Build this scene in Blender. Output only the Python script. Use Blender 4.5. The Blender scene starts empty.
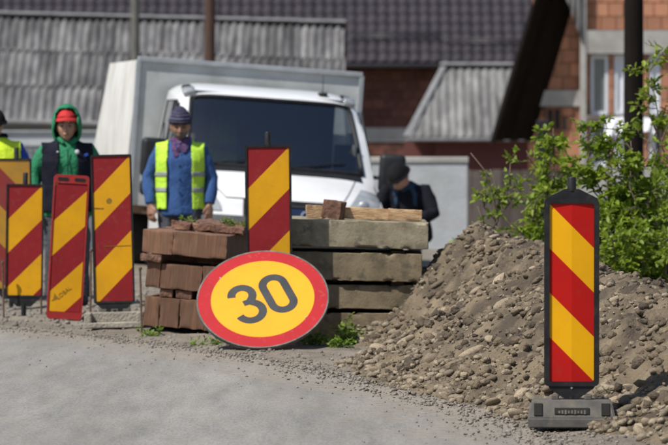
import bpy, bmesh, math, random
import numpy as np
from mathutils import Vector, Matrix, Euler
R = math.radians
random.seed(7)
rng = np.random.default_rng(11)
sc = bpy.context.scene
col = sc.collection

# ------------------------------------------------------------------ camera, sky, sun, exposure
F = 4500.0                       # focal length in photo pixels (668 wide)
CH = 1.45                        # camera height
PITCH = math.atan((222.5 - 133.0) / F)
cam_d = bpy.data.cameras.new("Camera")
cam = bpy.data.objects.new("Camera", cam_d); col.objects.link(cam)
cam.location = (0, 0, CH)
cam.rotation_euler = (math.pi / 2 - PITCH, 0, 0)
cam_d.sensor_width = 36.0
cam_d.lens = 36.0 * F / 668.0
cam_d.clip_start = 0.5; cam_d.clip_end = 2000
cam_d.dof.use_dof = True
cam_d.dof.focus_distance = 25.0
cam_d.dof.aperture_fstop = 6.2
sc.camera = cam

SUN = Vector((-0.48, -0.35, 0.80)).normalized()          # direction towards the sun
w = bpy.data.worlds.new("World"); sc.world = w; w.use_nodes = True
wn = w.node_tree.nodes; wl = w.node_tree.links
bg = wn.get("Background") or wn.new("ShaderNodeBackground")
sky = wn.new("ShaderNodeTexSky"); sky.sky_type = 'NISHITA'; sky.sun_disc = False
sky.sun_elevation = math.asin(SUN.z)
sky.sun_rotation = math.atan2(SUN.x, SUN.y)
wl.new(sky.outputs[0], bg.inputs[0]); bg.inputs[1].default_value = 0.08
sd = bpy.data.lights.new("Sun", 'SUN'); sun = bpy.data.objects.new("Sun", sd); col.objects.link(sun)
sd.energy = 4.3; sd.angle = R(0.53); sd.color = (1.0, 0.955, 0.88)
sun.location = (-20, -5, 30)
sun.rotation_euler = SUN.to_track_quat('Z', 'Y').to_euler()
sc.view_settings.view_transform = 'Standard'
sc.view_settings.look = 'None'
sc.view_settings.gamma = 1.0
sc.view_settings.exposure = 0.3
sc.view_settings.use_curve_mapping = False

# ------------------------------------------------------------------ helpers
_f = Vector((0, math.cos(PITCH), -math.sin(PITCH)))
_u = Vector((0, math.sin(PITCH), math.cos(PITCH)))
def P(px, py, Y):
    """a direction through photo pixel (px,py), taken to depth Y"""
    d = _f + Vector((1, 0, 0)) * ((px - 334.0) / F) + _u * ((222.5 - py) / F)
    d *= Y / d.y
    return Vector((d.x, d.y, CH + d.z))
def PX(px, Y): return (px - 334.0) / F * Y
def PZ(py, Y): return P(334, py, Y).z

def _hash(ix, iy, iz, s):
    n = (ix * 374761393 + iy * 668265263 + iz * 2147483647 + s * 1274126177) & 0xffffffff
    n = ((n ^ (n >> 13)) * 1274126177) & 0xffffffff
    return ((n ^ (n >> 16)) & 0xffff) / 65535.0
def vnoise(x, y, z, s=0):
    x = np.asarray(x, float); y = np.asarray(y, float); z = np.asarray(z, float)
    xi = np.floor(x).astype(np.int64); yi = np.floor(y).astype(np.int64); zi = np.floor(z).astype(np.int64)
    fx = x - xi; fy = y - yi; fz = z - zi
    fx = fx * fx * (3 - 2 * fx); fy = fy * fy * (3 - 2 * fy); fz = fz * fz * (3 - 2 * fz)
    r = 0
    for a in (0, 1):
        for b in (0, 1):
            for c in (0, 1):
                wgt = (fx if a else 1 - fx) * (fy if b else 1 - fy) * (fz if c else 1 - fz)
                r = r + wgt * _hash(xi + a, yi + b, zi + c, s)
    return r * 2 - 1
def fbm(x, y, z=0.0, octv=4, s=0, gain=.5):
    x = np.asarray(x, float); y = np.asarray(y, float); z = np.zeros_like(x) + z
    r = np.zeros_like(x); a = 1.0; f = 1.0
    for i in range(octv):
        r += a * vnoise(x * f, y * f, z * f, s + i * 17); a *= gain; f *= 2.03
    return r

def mesh_of(name, verts, faces, smooth=False):
    me = bpy.data.meshes.new(name)
    me.from_pydata([tuple(v) for v in verts], [], faces)
    me.validate(); me.update()
    if smooth:
        me.polygons.foreach_set("use_smooth", [True] * len(me.polygons))
    return me
def link(name, me, mat=None, parent=None, loc=None, rot=None):
    o = bpy.data.objects.new(name, me); col.objects.link(o)
    if mat is not None and me is not None and len(me.materials) == 0: me.materials.append(mat)
    if parent is not None: o.parent = parent
    if loc is not None: o.location = loc
    if rot is not None: o.rotation_euler = rot
    return o
def tag(o, label=None, cat=None, group=None, kind=None):
    if label: o["label"] = label
    if cat: o["category"] = cat
    if group: o["group"] = group
    if kind or cat: o["kind"] = kind or 'thing'
    return o
def thing(name, label, cat, loc=(0, 0, 0), rot=(0, 0, 0), group=None):
    o = bpy.data.objects.new(name, None); col.objects.link(o)
    o.location = loc; o.rotation_euler = rot; o.empty_display_size = .1
    return tag(o, label, cat, group)

class MB:
    """collects shapes into one bmesh; build() links them as one mesh object"""
    def __init__(s): s.bm = bmesh.new()
    def box(s, c, size, rot=None, bevel=0.0, seg=1):
        m = Matrix.Translation(Vector(c))
        if rot is not None: m = m @ Euler(rot).to_matrix().to_4x4()
        m = m @ Matrix.Diagonal((size[0], size[1], size[2], 1))
        t = bmesh.new(); bmesh.ops.create_cube(t, size=1.0, matrix=m)
        if bevel > 0: bmesh.ops.bevel(t, geom=t.edges[:], offset=bevel, segments=seg, affect='EDGES', profile=.5)
        s._merge(t); return s
    def _merge(s, t):
        me = bpy.data.meshes.new("t"); t.to_mesh(me); t.free(); s.bm.from_mesh(me); bpy.data.meshes.remove(me)
    def prism(s, poly, d0, d1, axis='y', bevel=0.0):
        t = bmesh.new()
        def pt(p, d):
            return {'y': (p[0], d, p[1]), 'x': (d, p[0], p[1]), 'z': (p[0], p[1], d)}[axis]
        a = [t.verts.new(pt(p, d0)) for p in poly]; b = [t.verts.new(pt(p, d1)) for p in poly]
        n = len(poly)
        t.faces.new(a); t.faces.new(b[::-1])
        for i in range(n): t.faces.new((a[i], b[i], b[(i + 1) % n], a[(i + 1) % n]))
        bmesh.ops.recalc_face_normals(t, faces=t.faces)
        if bevel > 0: bmesh.ops.bevel(t, geom=t.edges[:], offset=bevel, segments=1, affect='EDGES')
        s._merge(t); return s
    def tube(s, pts, rad, n=8, side=None, caps=True):
        """rad: number, or a list of numbers / (a,b) pairs"""
        pts = [Vector(p) for p in pts]; k = len(pts)
        if not isinstance(rad, (list, tuple)): rad = [rad] * k
        prev = None; rings = []
        for i, p in enumerate(pts):
            t = (pts[min(i + 1, k - 1)] - pts[max(i - 1, 0)])
            if t.length < 1e-9: t = Vector((0, 0, 1))
            t.normalize()
            ref = Vector(side) if side is not None else (prev if prev is not None else (Vector((1, 0, 0)) if abs(t.x) < .9 else Vector((0, 1, 0))))
            a = (ref - t * ref.dot(t)).normalized(); b = t.cross(a); prev = a
            r = rad[i]; ra, rb = (r if isinstance(r, (list, tuple)) else (r, r))
            rings.append([s.bm.verts.new(p + a * (ra * math.cos(2 * math.pi * j / n)) + b * (rb * math.sin(2 * math.pi * j / n))) for j in range(n)])
        for i in range(k - 1):
            for j in range(n):
                s.bm.faces.new((rings[i][j], rings[i][(j + 1) % n], rings[i + 1][(j + 1) % n], rings[i + 1][j]))
        if caps:
            s.bm.faces.new(rings[0][::-1]); s.bm.faces.new(rings[-1])
        return s
    def ball(s, c, r, sub=2, rot=None, fn=None):
        m = Matrix.Translation(Vector(c))
        if rot is not None: m = m @ Euler(rot).to_matrix().to_4x4()
        if not isinstance(r, (list, tuple)): r = (r, r, r)
        m = m @ Matrix.Diagonal((r[0], r[1], r[2], 1))
        t = bmesh.new(); bmesh.ops.create_icosphere(t, subdivisions=sub, radius=1.0)
        if fn:
            for v in t.verts: v.co = fn(v.co)
        bmesh.ops.transform(t, matrix=m, verts=t.verts)
        s._merge(t); return s
    def faces(s, verts, faces):
        vs = [s.bm.verts.new(v) for v in verts]
        for f in faces: s.bm.faces.new([vs[i] for i in f])
        return s
    def build(s, name, mat, parent=None, smooth=False, origin=None, loc=None, rot=None, angle=None):
        if origin is not None: bmesh.ops.translate(s.bm, verts=s.bm.verts, vec=-Vector(origin))
        bmesh.ops.recalc_face_normals(s.bm, faces=s.bm.faces)
        me = bpy.data.meshes.new(name); s.bm.to_mesh(me); s.bm.free()
        if smooth:
            me.polygons.foreach_set("use_smooth", [True] * len(me.polygons))
            if angle: me.set_sharp_from_angle(angle=R(angle))
        return link(name, me, mat, parent, loc, rot)

# ------------------------------------------------------------------ materials
def mat(name, c1, c2=None, scale=5.0, rough=.8, bump=0.0, bscale=40.0, metal=0.0, detail=5, stretch=(1, 1, 1),
        c3=None, scale3=1.5, amt3=.5, rand=0.0, coat=0.0, spec=.5, trans=0.0, lo=.35, hi=.65, lo3=.5, hi3=.7, bdist=.02):
    m = bpy.data.materials.new(name); m.use_nodes = True
    nt = m.node_tree; N = nt.nodes; L = nt.links
    b = N["Principled BSDF"]
    b.inputs["Roughness"].default_value = rough; b.inputs["Metallic"].default_value = metal
    b.inputs["Specular IOR Level"].default_value = spec
    if coat: b.inputs["Coat Weight"].default_value = coat; b.inputs["Coat Roughness"].default_value = .08
    tc = N.new("ShaderNodeTexCoord"); mp = N.new("ShaderNodeMapping"); mp.inputs["Scale"].default_value = stretch
    L.new(tc.outputs["Object"], mp.inputs[0])
    oi = N.new("ShaderNodeObjectInfo")
    vm = N.new("ShaderNodeVectorMath"); vm.operation = 'MULTIPLY_ADD'
    cb = N.new("ShaderNodeCombineXYZ")
    for i in range(3): L.new(oi.outputs["Random"], cb.inputs[i])
    vm.inputs[1].default_value = (37, 53, 71)
    L.new(cb.outputs[0], vm.inputs[0]); L.new(mp.outputs[0], vm.inputs[2])
    vec = vm.outputs[0]
    def noise(sc_, det, lo, hi):
        n = N.new("ShaderNodeTexNoise"); n.inputs["Scale"].default_value = sc_; n.inputs["Detail"].default_value = det
        n.inputs["Roughness"].default_value = .62
        L.new(vec, n.inputs["Vector"])
        r = N.new("ShaderNodeMapRange"); r.inputs[1].default_value = lo; r.inputs[2].default_value = hi
        L.new(n.outputs[0], r.inputs[0]); return r.outputs[0]
    def mix(fac, a, b_):
        x = N.new("ShaderNodeMix"); x.data_type = 'RGBA'
        for sock, v in ((x.inputs[0], fac), (x.inputs[6], a), (x.inputs[7], b_)):
            if isinstance(v, tuple): sock.default_value = (*v, 1) if len(v) == 3 else v
            elif isinstance(v, (int, float)): sock.default_value = v
            else: L.new(v, sock)
        return x.outputs[2]
    c = c1
    if c2 is not None: c = mix(noise(scale, detail, lo, hi), c1, c2)
    if c3 is not None:
        f = noise(scale3, 6, lo3, hi3)
        mu = N.new("ShaderNodeMath"); mu.operation = 'MULTIPLY'; L.new(f, mu.inputs[0]); mu.inputs[1].default_value = amt3
        c = mix(mu.outputs[0], c, c3)
    if rand:
        hs = N.new("ShaderNodeHueSaturation")
        mr = N.new("ShaderNodeMapRange"); mr.inputs[3].default_value = 1 - rand; mr.inputs[4].default_value = 1 + rand
        L.new(oi.outputs["Random"], mr.inputs[0]); L.new(mr.outputs[0], hs.inputs["Value"])
        if isinstance(c, tuple): hs.inputs["Color"].default_value = (*c, 1)
        else: L.new(c, hs.inputs["Color"])
        c = hs.outputs[0]
    if isinstance(c, tuple): b.inputs["Base Color"].default_value = (*c, 1)
    else: L.new(c, b.inputs["Base Color"])
    if bump:
        n = N.new("ShaderNodeTexNoise"); n.inputs["Scale"].default_value = bscale; n.inputs["Detail"].default_value = 6
        L.new(vec, n.inputs["Vector"])
        bp = N.new("ShaderNodeBump"); bp.inputs["Strength"].default_value = bump; bp.inputs["Distance"].default_value = bdist
        L.new(n.outputs[0], bp.inputs["Height"]); L.new(bp.outputs[0], b.inputs["Normal"])
    if trans:
        tr = N.new("ShaderNodeBsdfTranslucent"); ms = N.new("ShaderNodeMixShader"); ms.inputs[0].default_value = trans
        if isinstance(c, tuple): tr.inputs[0].default_value = (*c, 1)
        else: L.new(c, tr.inputs[0])
        L.new(b.outputs[0], ms.inputs[1]); L.new(tr.outputs[0], ms.inputs[2])
        L.new(ms.outputs[0], N["Material Output"].inputs[0])
    return m

def glass_mat(name, tint, refl=.9):
    m = bpy.data.materials.new(name); m.use_nodes = True
    nt = m.node_tree; N = nt.nodes; L = nt.links
    N.remove(N["Principled BSDF"])
    t = N.new("ShaderNodeBsdfTransparent"); t.inputs[0].default_value = (*tint, 1)
    g = N.new("ShaderNodeBsdfGlossy"); g.inputs["Roughness"].default_value = .03; g.inputs[0].default_value = (refl, refl, refl, 1)
    fr = N.new("ShaderNodeFresnel"); fr.inputs[0].default_value = 2.5
    ms = N.new("ShaderNodeMixShader")
    L.new(fr.outputs[0], ms.inputs[0]); L.new(t.outputs[0], ms.inputs[1]); L.new(g.outputs[0], ms.inputs[2])
    L.new(ms.outputs[0], N["Material Output"].inputs[0])
    return m

M = {}
M['ground'] = mat('dry_earth', (.17, .145, .115), (.27, .235, .19), 1.6, .95, .9, 60, c3=(.11, .09, .07), scale3=5, amt3=.6)
M['dirt'] = mat('spoil_earth', (.10, .077, .050), (.225, .175, .115), 3.4, .97, 1.0, 55, c3=(.05, .037, .028), scale3=2.2, amt3=.8, lo3=.47, hi3=.60)
M['stone'] = mat('river_stone', (.35, .29, .21), (.20, .155, .105), 9, .9, .4, 60, rand=.45, bdist=.008, c3=(.15, .108, .07), scale3=11, amt3=.8, lo3=.46, hi3=.62)
M['rubble'] = mat('rubble', (.30, .248, .175), (.12, .093, .063), 16, .92, .5, 80, lo=.4, hi=.6)
M['pebble'] = mat('pebbles', (.26, .235, .20), (.15, .13, .11), 6, .92, .4, 80, lo=.42, hi=.58)
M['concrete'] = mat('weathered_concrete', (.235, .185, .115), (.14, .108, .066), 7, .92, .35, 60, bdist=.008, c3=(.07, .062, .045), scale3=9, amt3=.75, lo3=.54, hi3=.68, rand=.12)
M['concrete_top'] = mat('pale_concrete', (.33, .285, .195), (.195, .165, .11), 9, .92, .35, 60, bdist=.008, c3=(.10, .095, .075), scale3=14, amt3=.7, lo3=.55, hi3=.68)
M['timber'] = mat('weathered_timber', (.20, .102, .060), (.09, .047, .029), 6, .9, .4, 30, bdist=.01, stretch=(3.6, 1, .3), c3=(.29, .165, .10), scale3=6, amt3=.6, rand=.25)
M['timber_red'] = mat('red_timber', (.19, .095, .062), (.10, .05, .034), 9, .92, .9, 40, c3=(.33, .20, .13), scale3=7, amt3=.6, rand=.2)
M['fresh_wood'] = mat('fresh_wood', (.52, .35, .20), (.38, .235, .125), 5, .8, .5, 30, stretch=(1, 1, 6), c3=(.24, .14, .07), scale3=11, amt3=.7, rand=.15)
M['wood_dark'] = mat('old_wood', (.20, .125, .075), (.11, .07, .045), 8, .9, .7, 30)
M['black_plastic'] = mat('black_plastic', (.012, .012, .014), (.024, .024, .026), 9, .5, .06, 60, spec=.25, c3=(.10, .088, .07), scale3=18, amt3=.3, lo3=.56, hi3=.75)
M['rubber'] = mat('grey_rubber', (.075, .072, .068), (.12, .112, .10), 9, .85, .25, 60, bdist=.006, c3=(.20, .17, .12), scale3=8, amt3=.6)
M['rubber_pale'] = mat('pale_rubber', (.34, .31, .26), (.26, .235, .195), 9, .88, .6, 60, c3=(.30, .27, .22), scale3=14, amt3=.6)
M['dark_pocket'] = mat('dark_rubber', (.010, .010, .010), (.018, .016, .014), 9, .95)  # near-black painted for the shade inside recesses; also the dark feet
M['red'] = mat('red_sheeting', (.46, .007, .004), (.41, .008, .006), 4, .5, spec=.2, c3=(.26, .05, .03), scale3=26, amt3=.35, lo3=.58, hi3=.8)
M['yellow'] = mat('yellow_sheeting', (.80, .40, .003), (.73, .355, .004), 4, .5, spec=.2, c3=(.45, .26, .05), scale3=26, amt3=.35, lo3=.58, hi3=.8)
M['red_dirty'] = mat('faded_red_sheeting', (.27, .014, .018), (.22, .012, .016), 4, .6, spec=.25, c3=(.22, .075, .06), scale3=24, amt3=.5, lo3=.55, hi3=.78)
M['yellow_dirty'] = mat('dusty_yellow_sheeting', (.72, .355, .005), (.62, .30, .008), 4, .55, spec=.25, c3=(.40, .23, .04), scale3=24, amt3=.45, lo3=.55, hi3=.78)
M['red_dark'] = mat('dark_red_sheeting', (.22, .014, .012), (.17, .016, .014), 5, .6, c3=(.12, .05, .04), scale3=12, amt3=.6)
M['yellow_dark'] = mat('brownish_yellow_sheeting', (.40, .20, .008), (.33, .165, .012), 5, .6, c3=(.2, .12, .05), scale3=12, amt3=.6)
M['red_plastic'] = mat('red_plastic', (.36, .018, .016), (.28, .018, .018), 8, .5, c3=(.3, .12, .1), scale3=20, amt3=.5, lo3=.58, hi3=.72)
M['sign_red'] = mat('sign_red', (.44, .015, .020), (.39, .014, .019), 5, .45, spec=.3, c3=(.42, .13, .11), scale3=22, amt3=.6, lo3=.58, hi3=.74)
M['sign_yellow'] = mat('sign_yellow', (.82, .375, .004), (.77, .345, .004), 6, .4, c3=(.6, .42, .14), scale3=30, amt3=.4, lo3=.62, hi3=.75, coat=.2)
M['sign_black'] = mat('sign_black', (.028, .03, .034), (.045, .048, .05), 9, .45)
M['sign_back'] = mat('galvanised', (.10, .095, .09), (.2, .19, .175), 14, .55, metal=.6)
M['rust'] = mat('rusty_steel', (.09, .06, .045), (.16, .09, .055), 30, .85, .4, 90)
M['van_white'] = mat('white_car_paint', (.78, .79, .80), (.73, .74, .75), 3, .28, c3=(.52, .49, .45), scale3=2.2, amt3=.25, coat=.5)
M['van_black'] = mat('van_black_trim', (.012, .012, .014), (.02, .02, .022), 9, .5, spec=.3)
M['bumper'] = mat('bumper_grey', (.045, .05, .058), (.075, .078, .08), 6, .6, c3=(.15, .13, .11), scale3=8, amt3=.5)
M['interior'] = mat('cab_interior', (.07, .078, .09), (.10, .11, .125), 6, .85)
M['seat'] = mat('grey_seat_cloth', (.17, .18, .20), (.13, .14, .155), 20, .95)
M['lamp'] = mat('headlamp_lens', (.42, .44, .46), (.30, .32, .34), 6, .12, coat=1.0, c3=(.6, .62, .64), scale3=9, amt3=.5)
M['lamp_clear'] = mat('roof_lamp_lens', (.20, .21, .22), (.34, .35, .36), 12, .2, coat=1.0)
M['alu'] = mat('aluminium', (.42, .44, .46), (.34, .36, .38), 8, .45, metal=.5)
M['box_grey'] = mat('grey_box_panel', (.47, .49, .49), (.39, .405, .405), 2.2, .6, .15, 12, c3=(.27, .26, .235), scale3=3.0, amt3=.5)
M['tarp'] = mat('white_tarpaulin', (.66, .655, .63), (.53, .525, .50), 2.2, .6, .3, 7, stretch=(1, 1, .3), c3=(.36, .345, .31), scale3=4, amt3=.45)
M['tyre'] = mat('tyre', (.02, .02, .02), (.04, .038, .035), 20, .9, .4, 80)
M['plate'] = mat('plate_blue', (.018, .035, .11), (.012, .025, .08), 9, .4)
M['plate_letter'] = mat('plate_letters', (.55, .60, .72))
M['glass'] = glass_mat('windscreen_glass', (.58, .64, .68))
M['house_glass'] = mat('window_glass', (.10, .115, .13), (.16, .175, .19), 1.2, .12, coat=1.0)
M['paper'] = mat('paper', (.75, .75, .72))
M['bottle'] = mat('green_bottle', (.32, .52, .46), (.24, .42, .38), 9, .15, coat=1.0)
M['skin'] = mat('skin', (.46, .27, .19), (.40, .22, .15), 18, .55, c3=(.32, .15, .105), scale3=14, amt3=.3)
M['skin_dark'] = mat('tanned_skin', (.33, .175, .115), (.25, .128, .083), 18, .55, c3=(.13, .06, .042), scale3=14, amt3=.4)
M['stubble'] = mat('grey_stubble', (.22, .20, .185), (.12, .095, .08), 60, .9, .6, 200)
M['eye'] = mat('dark_eye', (.02, .014, .01), rough=.2)
M['lip'] = mat('lip', (.20, .075, .06))
M['brow'] = mat('dark_brow', (.03, .022, .018))
M['green_cloth'] = mat('green_jacket', (.006, .155, .062), (.010, .20, .085), 9, .75, .5, 40)
M['navy_cloth'] = mat('navy_gilet', (.009, .010, .018), (.015, .016, .026), 9, .9, .4, 50, spec=.12)
M['red_cap'] = mat('red_cap', (.50, .014, .014), (.42, .014, .014), 20, .75, .3, 100)
M['white_cloth'] = mat('white_cotton', (.62, .63, .66), (.52, .53, .56), 9, .9)
M['blue_cloth'] = mat('blue_work_jacket', (.020, .066, .20), (.028, .085, .245), 7, .85, .4, 40, c3=(.016, .045, .12), scale3=4, amt3=.6)
M['royal_cloth'] = mat('royal_blue_jacket', (.008, .05, .33), (.012, .065, .40), 7, .7, .5, 40)
M['lime'] = mat('lime_safety_vest', (.50, .78, .045), (.44, .70, .05), 7, .75, .4, 40)
M['yellow_vest'] = mat('yellow_safety_vest', (.62, .82, .02), (.56, .75, .025), 7, .75, .4, 40)
M['reflective'] = mat('grey_reflective_tape', (.30, .32, .30), (.24, .26, .24), 30, .4)
M['trouser'] = mat('dark_trousers', (.045, .048, .06), (.07, .072, .082), 7, .9, .6, 40)
M['boot'] = mat('work_boots', (.03, .024, .02), (.06, .05, .04), 12, .8)
M['beanie'] = mat('knitted_beanie', (.03, .03, .065), (.05, .05, .09), 40, .95, .8, 120)
M['beanie_band'] = mat('beanie_band', (.16, .15, .22), (.06, .05, .12), 60, .95, .8, 120, lo=.45, hi=.55)
M['scarf'] = mat('purple_scarf', (.11, .03, .115), (.03, .04, .13), 45, .95, .8, 60, c3=(.27, .13, .16), scale3=40, amt3=.8, lo=.47, hi=.53)
M['black_cloth'] = mat('black_cap', (.008, .008, .009), (.014, .014, .016), 12, .9, spec=.12)
M['dark_jacket'] = mat('dark_jacket', (.007, .008, .012), (.013, .014, .02), 7, .9, .4, 40, spec=.12)
M['petrol'] = mat('petrol_blue_cloth', (.008, .028, .058), (.012, .038, .075), 7, .85, .5, 40)
M['leaf'] = mat('spring_leaf', (.27, .36, .034), (.16, .25, .02), 3.5, .5, trans=.45, c3=(.36, .44, .06), scale3=7, amt3=.7)
M['weed'] = mat('weed_leaf', (.15, .26, .025), (.21, .31, .04), 9, .6, trans=.35)
M['bark'] = mat('shrub_bark', (.15, .12, .085), (.09, .07, .05), 20, .95)
M['pole_dark'] = mat('creosote_pole', (.016, .012, .010), (.010, .008, .007), 6, .9, .6, 30, stretch=(4, 4, .4), spec=.1)
M['pole_brown'] = mat('brown_pole', (.085, .045, .030), (.055, .032, .024), 6, .9, .6, 30, stretch=(4, 4, .4))
M['pole_grey'] = mat('concrete_pole', (.14, .14, .125), (.10, .10, .09), 6, .9, .4, 30)
M['eternit'] = mat('asbestos_cement', (.215, .213, .215), (.09, .089, .092), 1.9, .95, .5, 30, stretch=(2.2, .5, .5), c3=(.045, .043, .046), scale3=1.3, amt3=.8, lo3=.42, hi3=.60, rand=.22)
M['eternit_pale'] = mat('pale_asbestos_cement', (.26, .258, .255), (.14, .139, .137), 2.2, .95, .4, 30, stretch=(2.4, .6, .6), c3=(.085, .08, .08), scale3=1.5, amt3=.75, lo3=.45, hi3=.62, rand=.12)
M['ridge'] = mat('ridge_cap', (.21, .213, .22), (.14, .142, .146), 3, .9)
M['tile'] = mat('dark_metal_tile', (.044, .037, .042), (.034, .029, .033), 2, .42, rand=.12)
M['brick_old'] = mat('dark_red_brick', (.165, .068, .048), (.12, .052, .038), 3, .95, .4, 30, rand=.35)
M['brick_new'] = mat('orange_hollow_brick', (.47, .215, .125), (.39, .17, .095), 3, .92, .4, 30, rand=.22, c3=(.44, .30, .22), scale3=3, amt3=.5)
M['mortar'] = mat('mortar', (.30, .24, .20), (.22, .18, .15), 6, .95, .5, 40)
M['mortar_dark'] = mat('dark_mortar', (.15, .095, .075), (.10, .065, .055), 6, .95, .5, 40)
M['house_conc'] = mat('house_concrete', (.42, .41, .385), (.33, .32, .30), 3, .92, .4, 30, c3=(.24, .22, .2), scale3=2, amt3=.5)
M['white_frame'] = mat('white_window_frame', (.74, .76, .80), (.68, .70, .74), 4, .4)
M['dark_board'] = mat('dark_stained_board', (.010, .0065, .005), (.016, .011, .008), 5, .95, .4, 30, stretch=(3, 3, .5), rand=.3, spec=.08)
M['red_wall'] = mat('dark_red_render', (.14, .045, .038), (.11, .038, .034), 2, .9, .3, 30)
M['fence_wall'] = mat('pale_grey_wall', (.46, .48, .50), (.39, .41, .43), 1.6, .9, .3, 25, c3=(.30, .31, .31), scale3=2, amt3=.5)
M['grey_metal'] = mat('grey_metal', (.30, .32, .34), (.25, .265, .28), 4, .6)
M['grey_board'] = mat('grey_fence_board', (.13, .11, .10), (.09, .075, .068), 6, .9, .5, 30, stretch=(4, 4, .5), rand=.3)
M['barn_wall'] = mat('barn_wall', (.36, .375, .39), (.30, .31, .325), 1.5, .9, .3, 25, c3=(.22, .22, .22), scale3=2, amt3=.5)
M['white_tarp'] = mat('white_sheet', (.78, .79, .82), (.70, .71, .75), 5, .7)
M['frame_wood'] = mat('brown_window_frame', (.20, .085, .035), (.15, .06, .028), 6, .7)
M['opening'] = mat('window_opening', (.02, .02, .022), (.03, .03, .032), 4, .9)

# ------------------------------------------------------------------ ground and road
EDGE = [(-60, 2.9), (0, 2.3), (10, 1.75), (16, 1.36), (20, 1.16), (22.0, .97), (24, .64), (25.6, .33), (28.1, -.24), (30.07, -.90), (32.0, -1.68),
        (33.2, -2.35), (35.0, -3.5), (37.5, -5.4), (41, -8.4), (46, -13.5), (56, -25), (75, -60), (110, -140)]
EY = np.array([e[0] for e in EDGE]); EX = np.array([e[1] for e in EDGE])
def edge_x(y): return np.interp(y, EY, EX)

def ground_z(x, y):
    x = np.asarray(x, float); y = np.asarray(y, float)
    D = x - edge_x(y)
    off = np.clip(D / .5, 0, 1)
    z = -.012 + off * (.012 + .018 * fbm(x * 1.7, y * 1.7, 0, 3, 5) + .008 * fbm(x * 9, y * 9, 0, 2, 9))
    # a hump of earth under the left end of the timber stack
    z = z + .055 * np.exp(-(((x + 1.45) / .28) ** 2 + ((y - 33.6) / .8) ** 2)) * off
    z = z - .9 * np.clip((y - 56) / 14, 0, 1) * np.clip((D - 3) / 10, 0, 1)
    return z

def grid_mesh(name, xs, ys, zf, m):
    X, Y = np.meshgrid(xs, ys)
    Z = zf(X, Y)
    nx, ny = len(xs), len(ys)
    v = np.stack([X.ravel(), Y.ravel(), Z.ravel()], 1)
    i = np.arange(nx * ny).reshape(ny, nx)
    f = np.stack([i[:-1, :-1].ravel(), i[:-1, 1:].ravel(), i[1:, 1:].ravel(), i[1:, :-1].ravel()], 1)
    me = bpy.data.meshes.new(name)
    me.vertices.add(len(v)); me.vertices.foreach_set("co", v.ravel())
    me.loops.add(f.size); me.loops.foreach_set("vertex_index", f.ravel())
    me.polygons.add(len(f)); me.polygons.foreach_set("loop_start", np.arange(0, f.size, 4)); me.polygons.foreach_set("loop_total", np.full(len(f), 4))
    me.polygons.foreach_set("use_smooth", np.ones(len(f), bool))
    me.update(); me.validate()
    return link(name, me, m)

gx = np.concatenate([[-600, -250, -120, -60, -30, -15, -9], np.arange(-6, 4.01, .06), [6, 9, 15, 30, 60, 120, 250, 600]])
gy = np.concatenate([[-60, -20, 0, 10, 16], np.arange(19, 42, .08), np.arange(42, 80, 1.0), [90, 120, 200, 400, 900]])
ground = grid_mesh('ground', gx, gy, ground_z, M['ground']); tag(ground, kind='structure')

# road sheet, its ragged right edge following the shoulder
m = bpy.data.materials.new('worn_asphalt'); m.use_nodes = True
nt = m.node_tree; N = nt.nodes; L = nt.links; b = N["Principled BSDF"]; b.inputs["Roughness"].default_value = .9
tc = N.new("ShaderNodeTexCoord")
def nz(scale, det=6, stretch=None):
    n = N.new("ShaderNodeTexNoise"); n.inputs["Scale"].default_value = scale; n.inputs["Detail"].default_value = det; n.inputs["Roughness"].default_value = .65
    mp = N.new("ShaderNodeMapping"); L.new(tc.outputs["Object"], mp.inputs[0])
    if stretch: mp.inputs["Scale"].default_value = stretch; mp.inputs["Rotation"].default_value = (0, 0, R(9))
    L.new(mp.outputs[0], n.inputs["Vector"]); return n.outputs[0]
def ramp(v, stops):
    r = N.new("ShaderNodeValToRGB"); L.new(v, r.inputs[0])
    while len(r.color_ramp.elements) < len(stops): r.color_ramp.elements.new(.5)
    for e, (p, c) in zip(r.color_ramp.elements, stops): e.position = p; e.color = (*c, 1)
    return r.outputs[0]
def mixc(f, a, b_):
    x = N.new("ShaderNodeMix"); x.data_type = 'RGBA'
    for s_, v in ((x.inputs[0], f), (x.inputs[6], a), (x.inputs[7], b_)):
        if isinstance(v, tuple): s_.default_value = (*v, 1)
        else: L.new(v, s_)
    return x.outputs[2]
big = ramp(nz(.9, 5, (1.6, .16, 1)), [(.28, (.18, .173, .16)), (.5, (.265, .254, .236)), (.72, (.335, .322, .298))])
fine = ramp(nz(80, 3, (1, .16, 1)), [(.36, (.45, .45, .45)), (.52, (.95, .95, .95)), (.7, (1.25, 1.23, 1.2))])
mm = N.new("ShaderNodeMix"); mm.data_type = 'RGBA'; mm.blend_type = 'MULTIPLY'; mm.inputs[0].default_value = .4
mid_ = ramp(nz(7.5, 8, (1.0, .10, 1)), [(.3, (.80, .795, .79)), (.5, (1, 1, 1)), (.7, (1.14, 1.13, 1.12))])
m2 = N.new("ShaderNodeMix"); m2.data_type = 'RGBA'; m2.blend_type = 'MULTIPLY'; m2.inputs[0].default_value = 1.0
L.new(big, m2.inputs[6]); L.new(mid_, m2.inputs[7])
L.new(m2.outputs[2], mm.inputs[6]); L.new(fine, mm.inputs[7])
at = N.new("ShaderNodeAttribute"); at.attribute_name = "shoulder"
ad = N.new("ShaderNodeMath"); ad.operation = 'ADD'; L.new(at.outputs["Fac"], ad.inputs[0])
nn = N.new("ShaderNodeMapRange"); nn.inputs[3].default_value = -.45; nn.inputs[4].default_value = .45
L.new(nz(3.2, 7, (1.5, .5, 1)), nn.inputs[0]); nn.inputs[1].default_value = .3; nn.inputs[2].default_value = .7
L.new(nn.outputs[0], ad.inputs[1])
cl = N.new("ShaderNodeClamp"); L.new(ad.outputs[0], cl.inputs[0])
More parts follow.
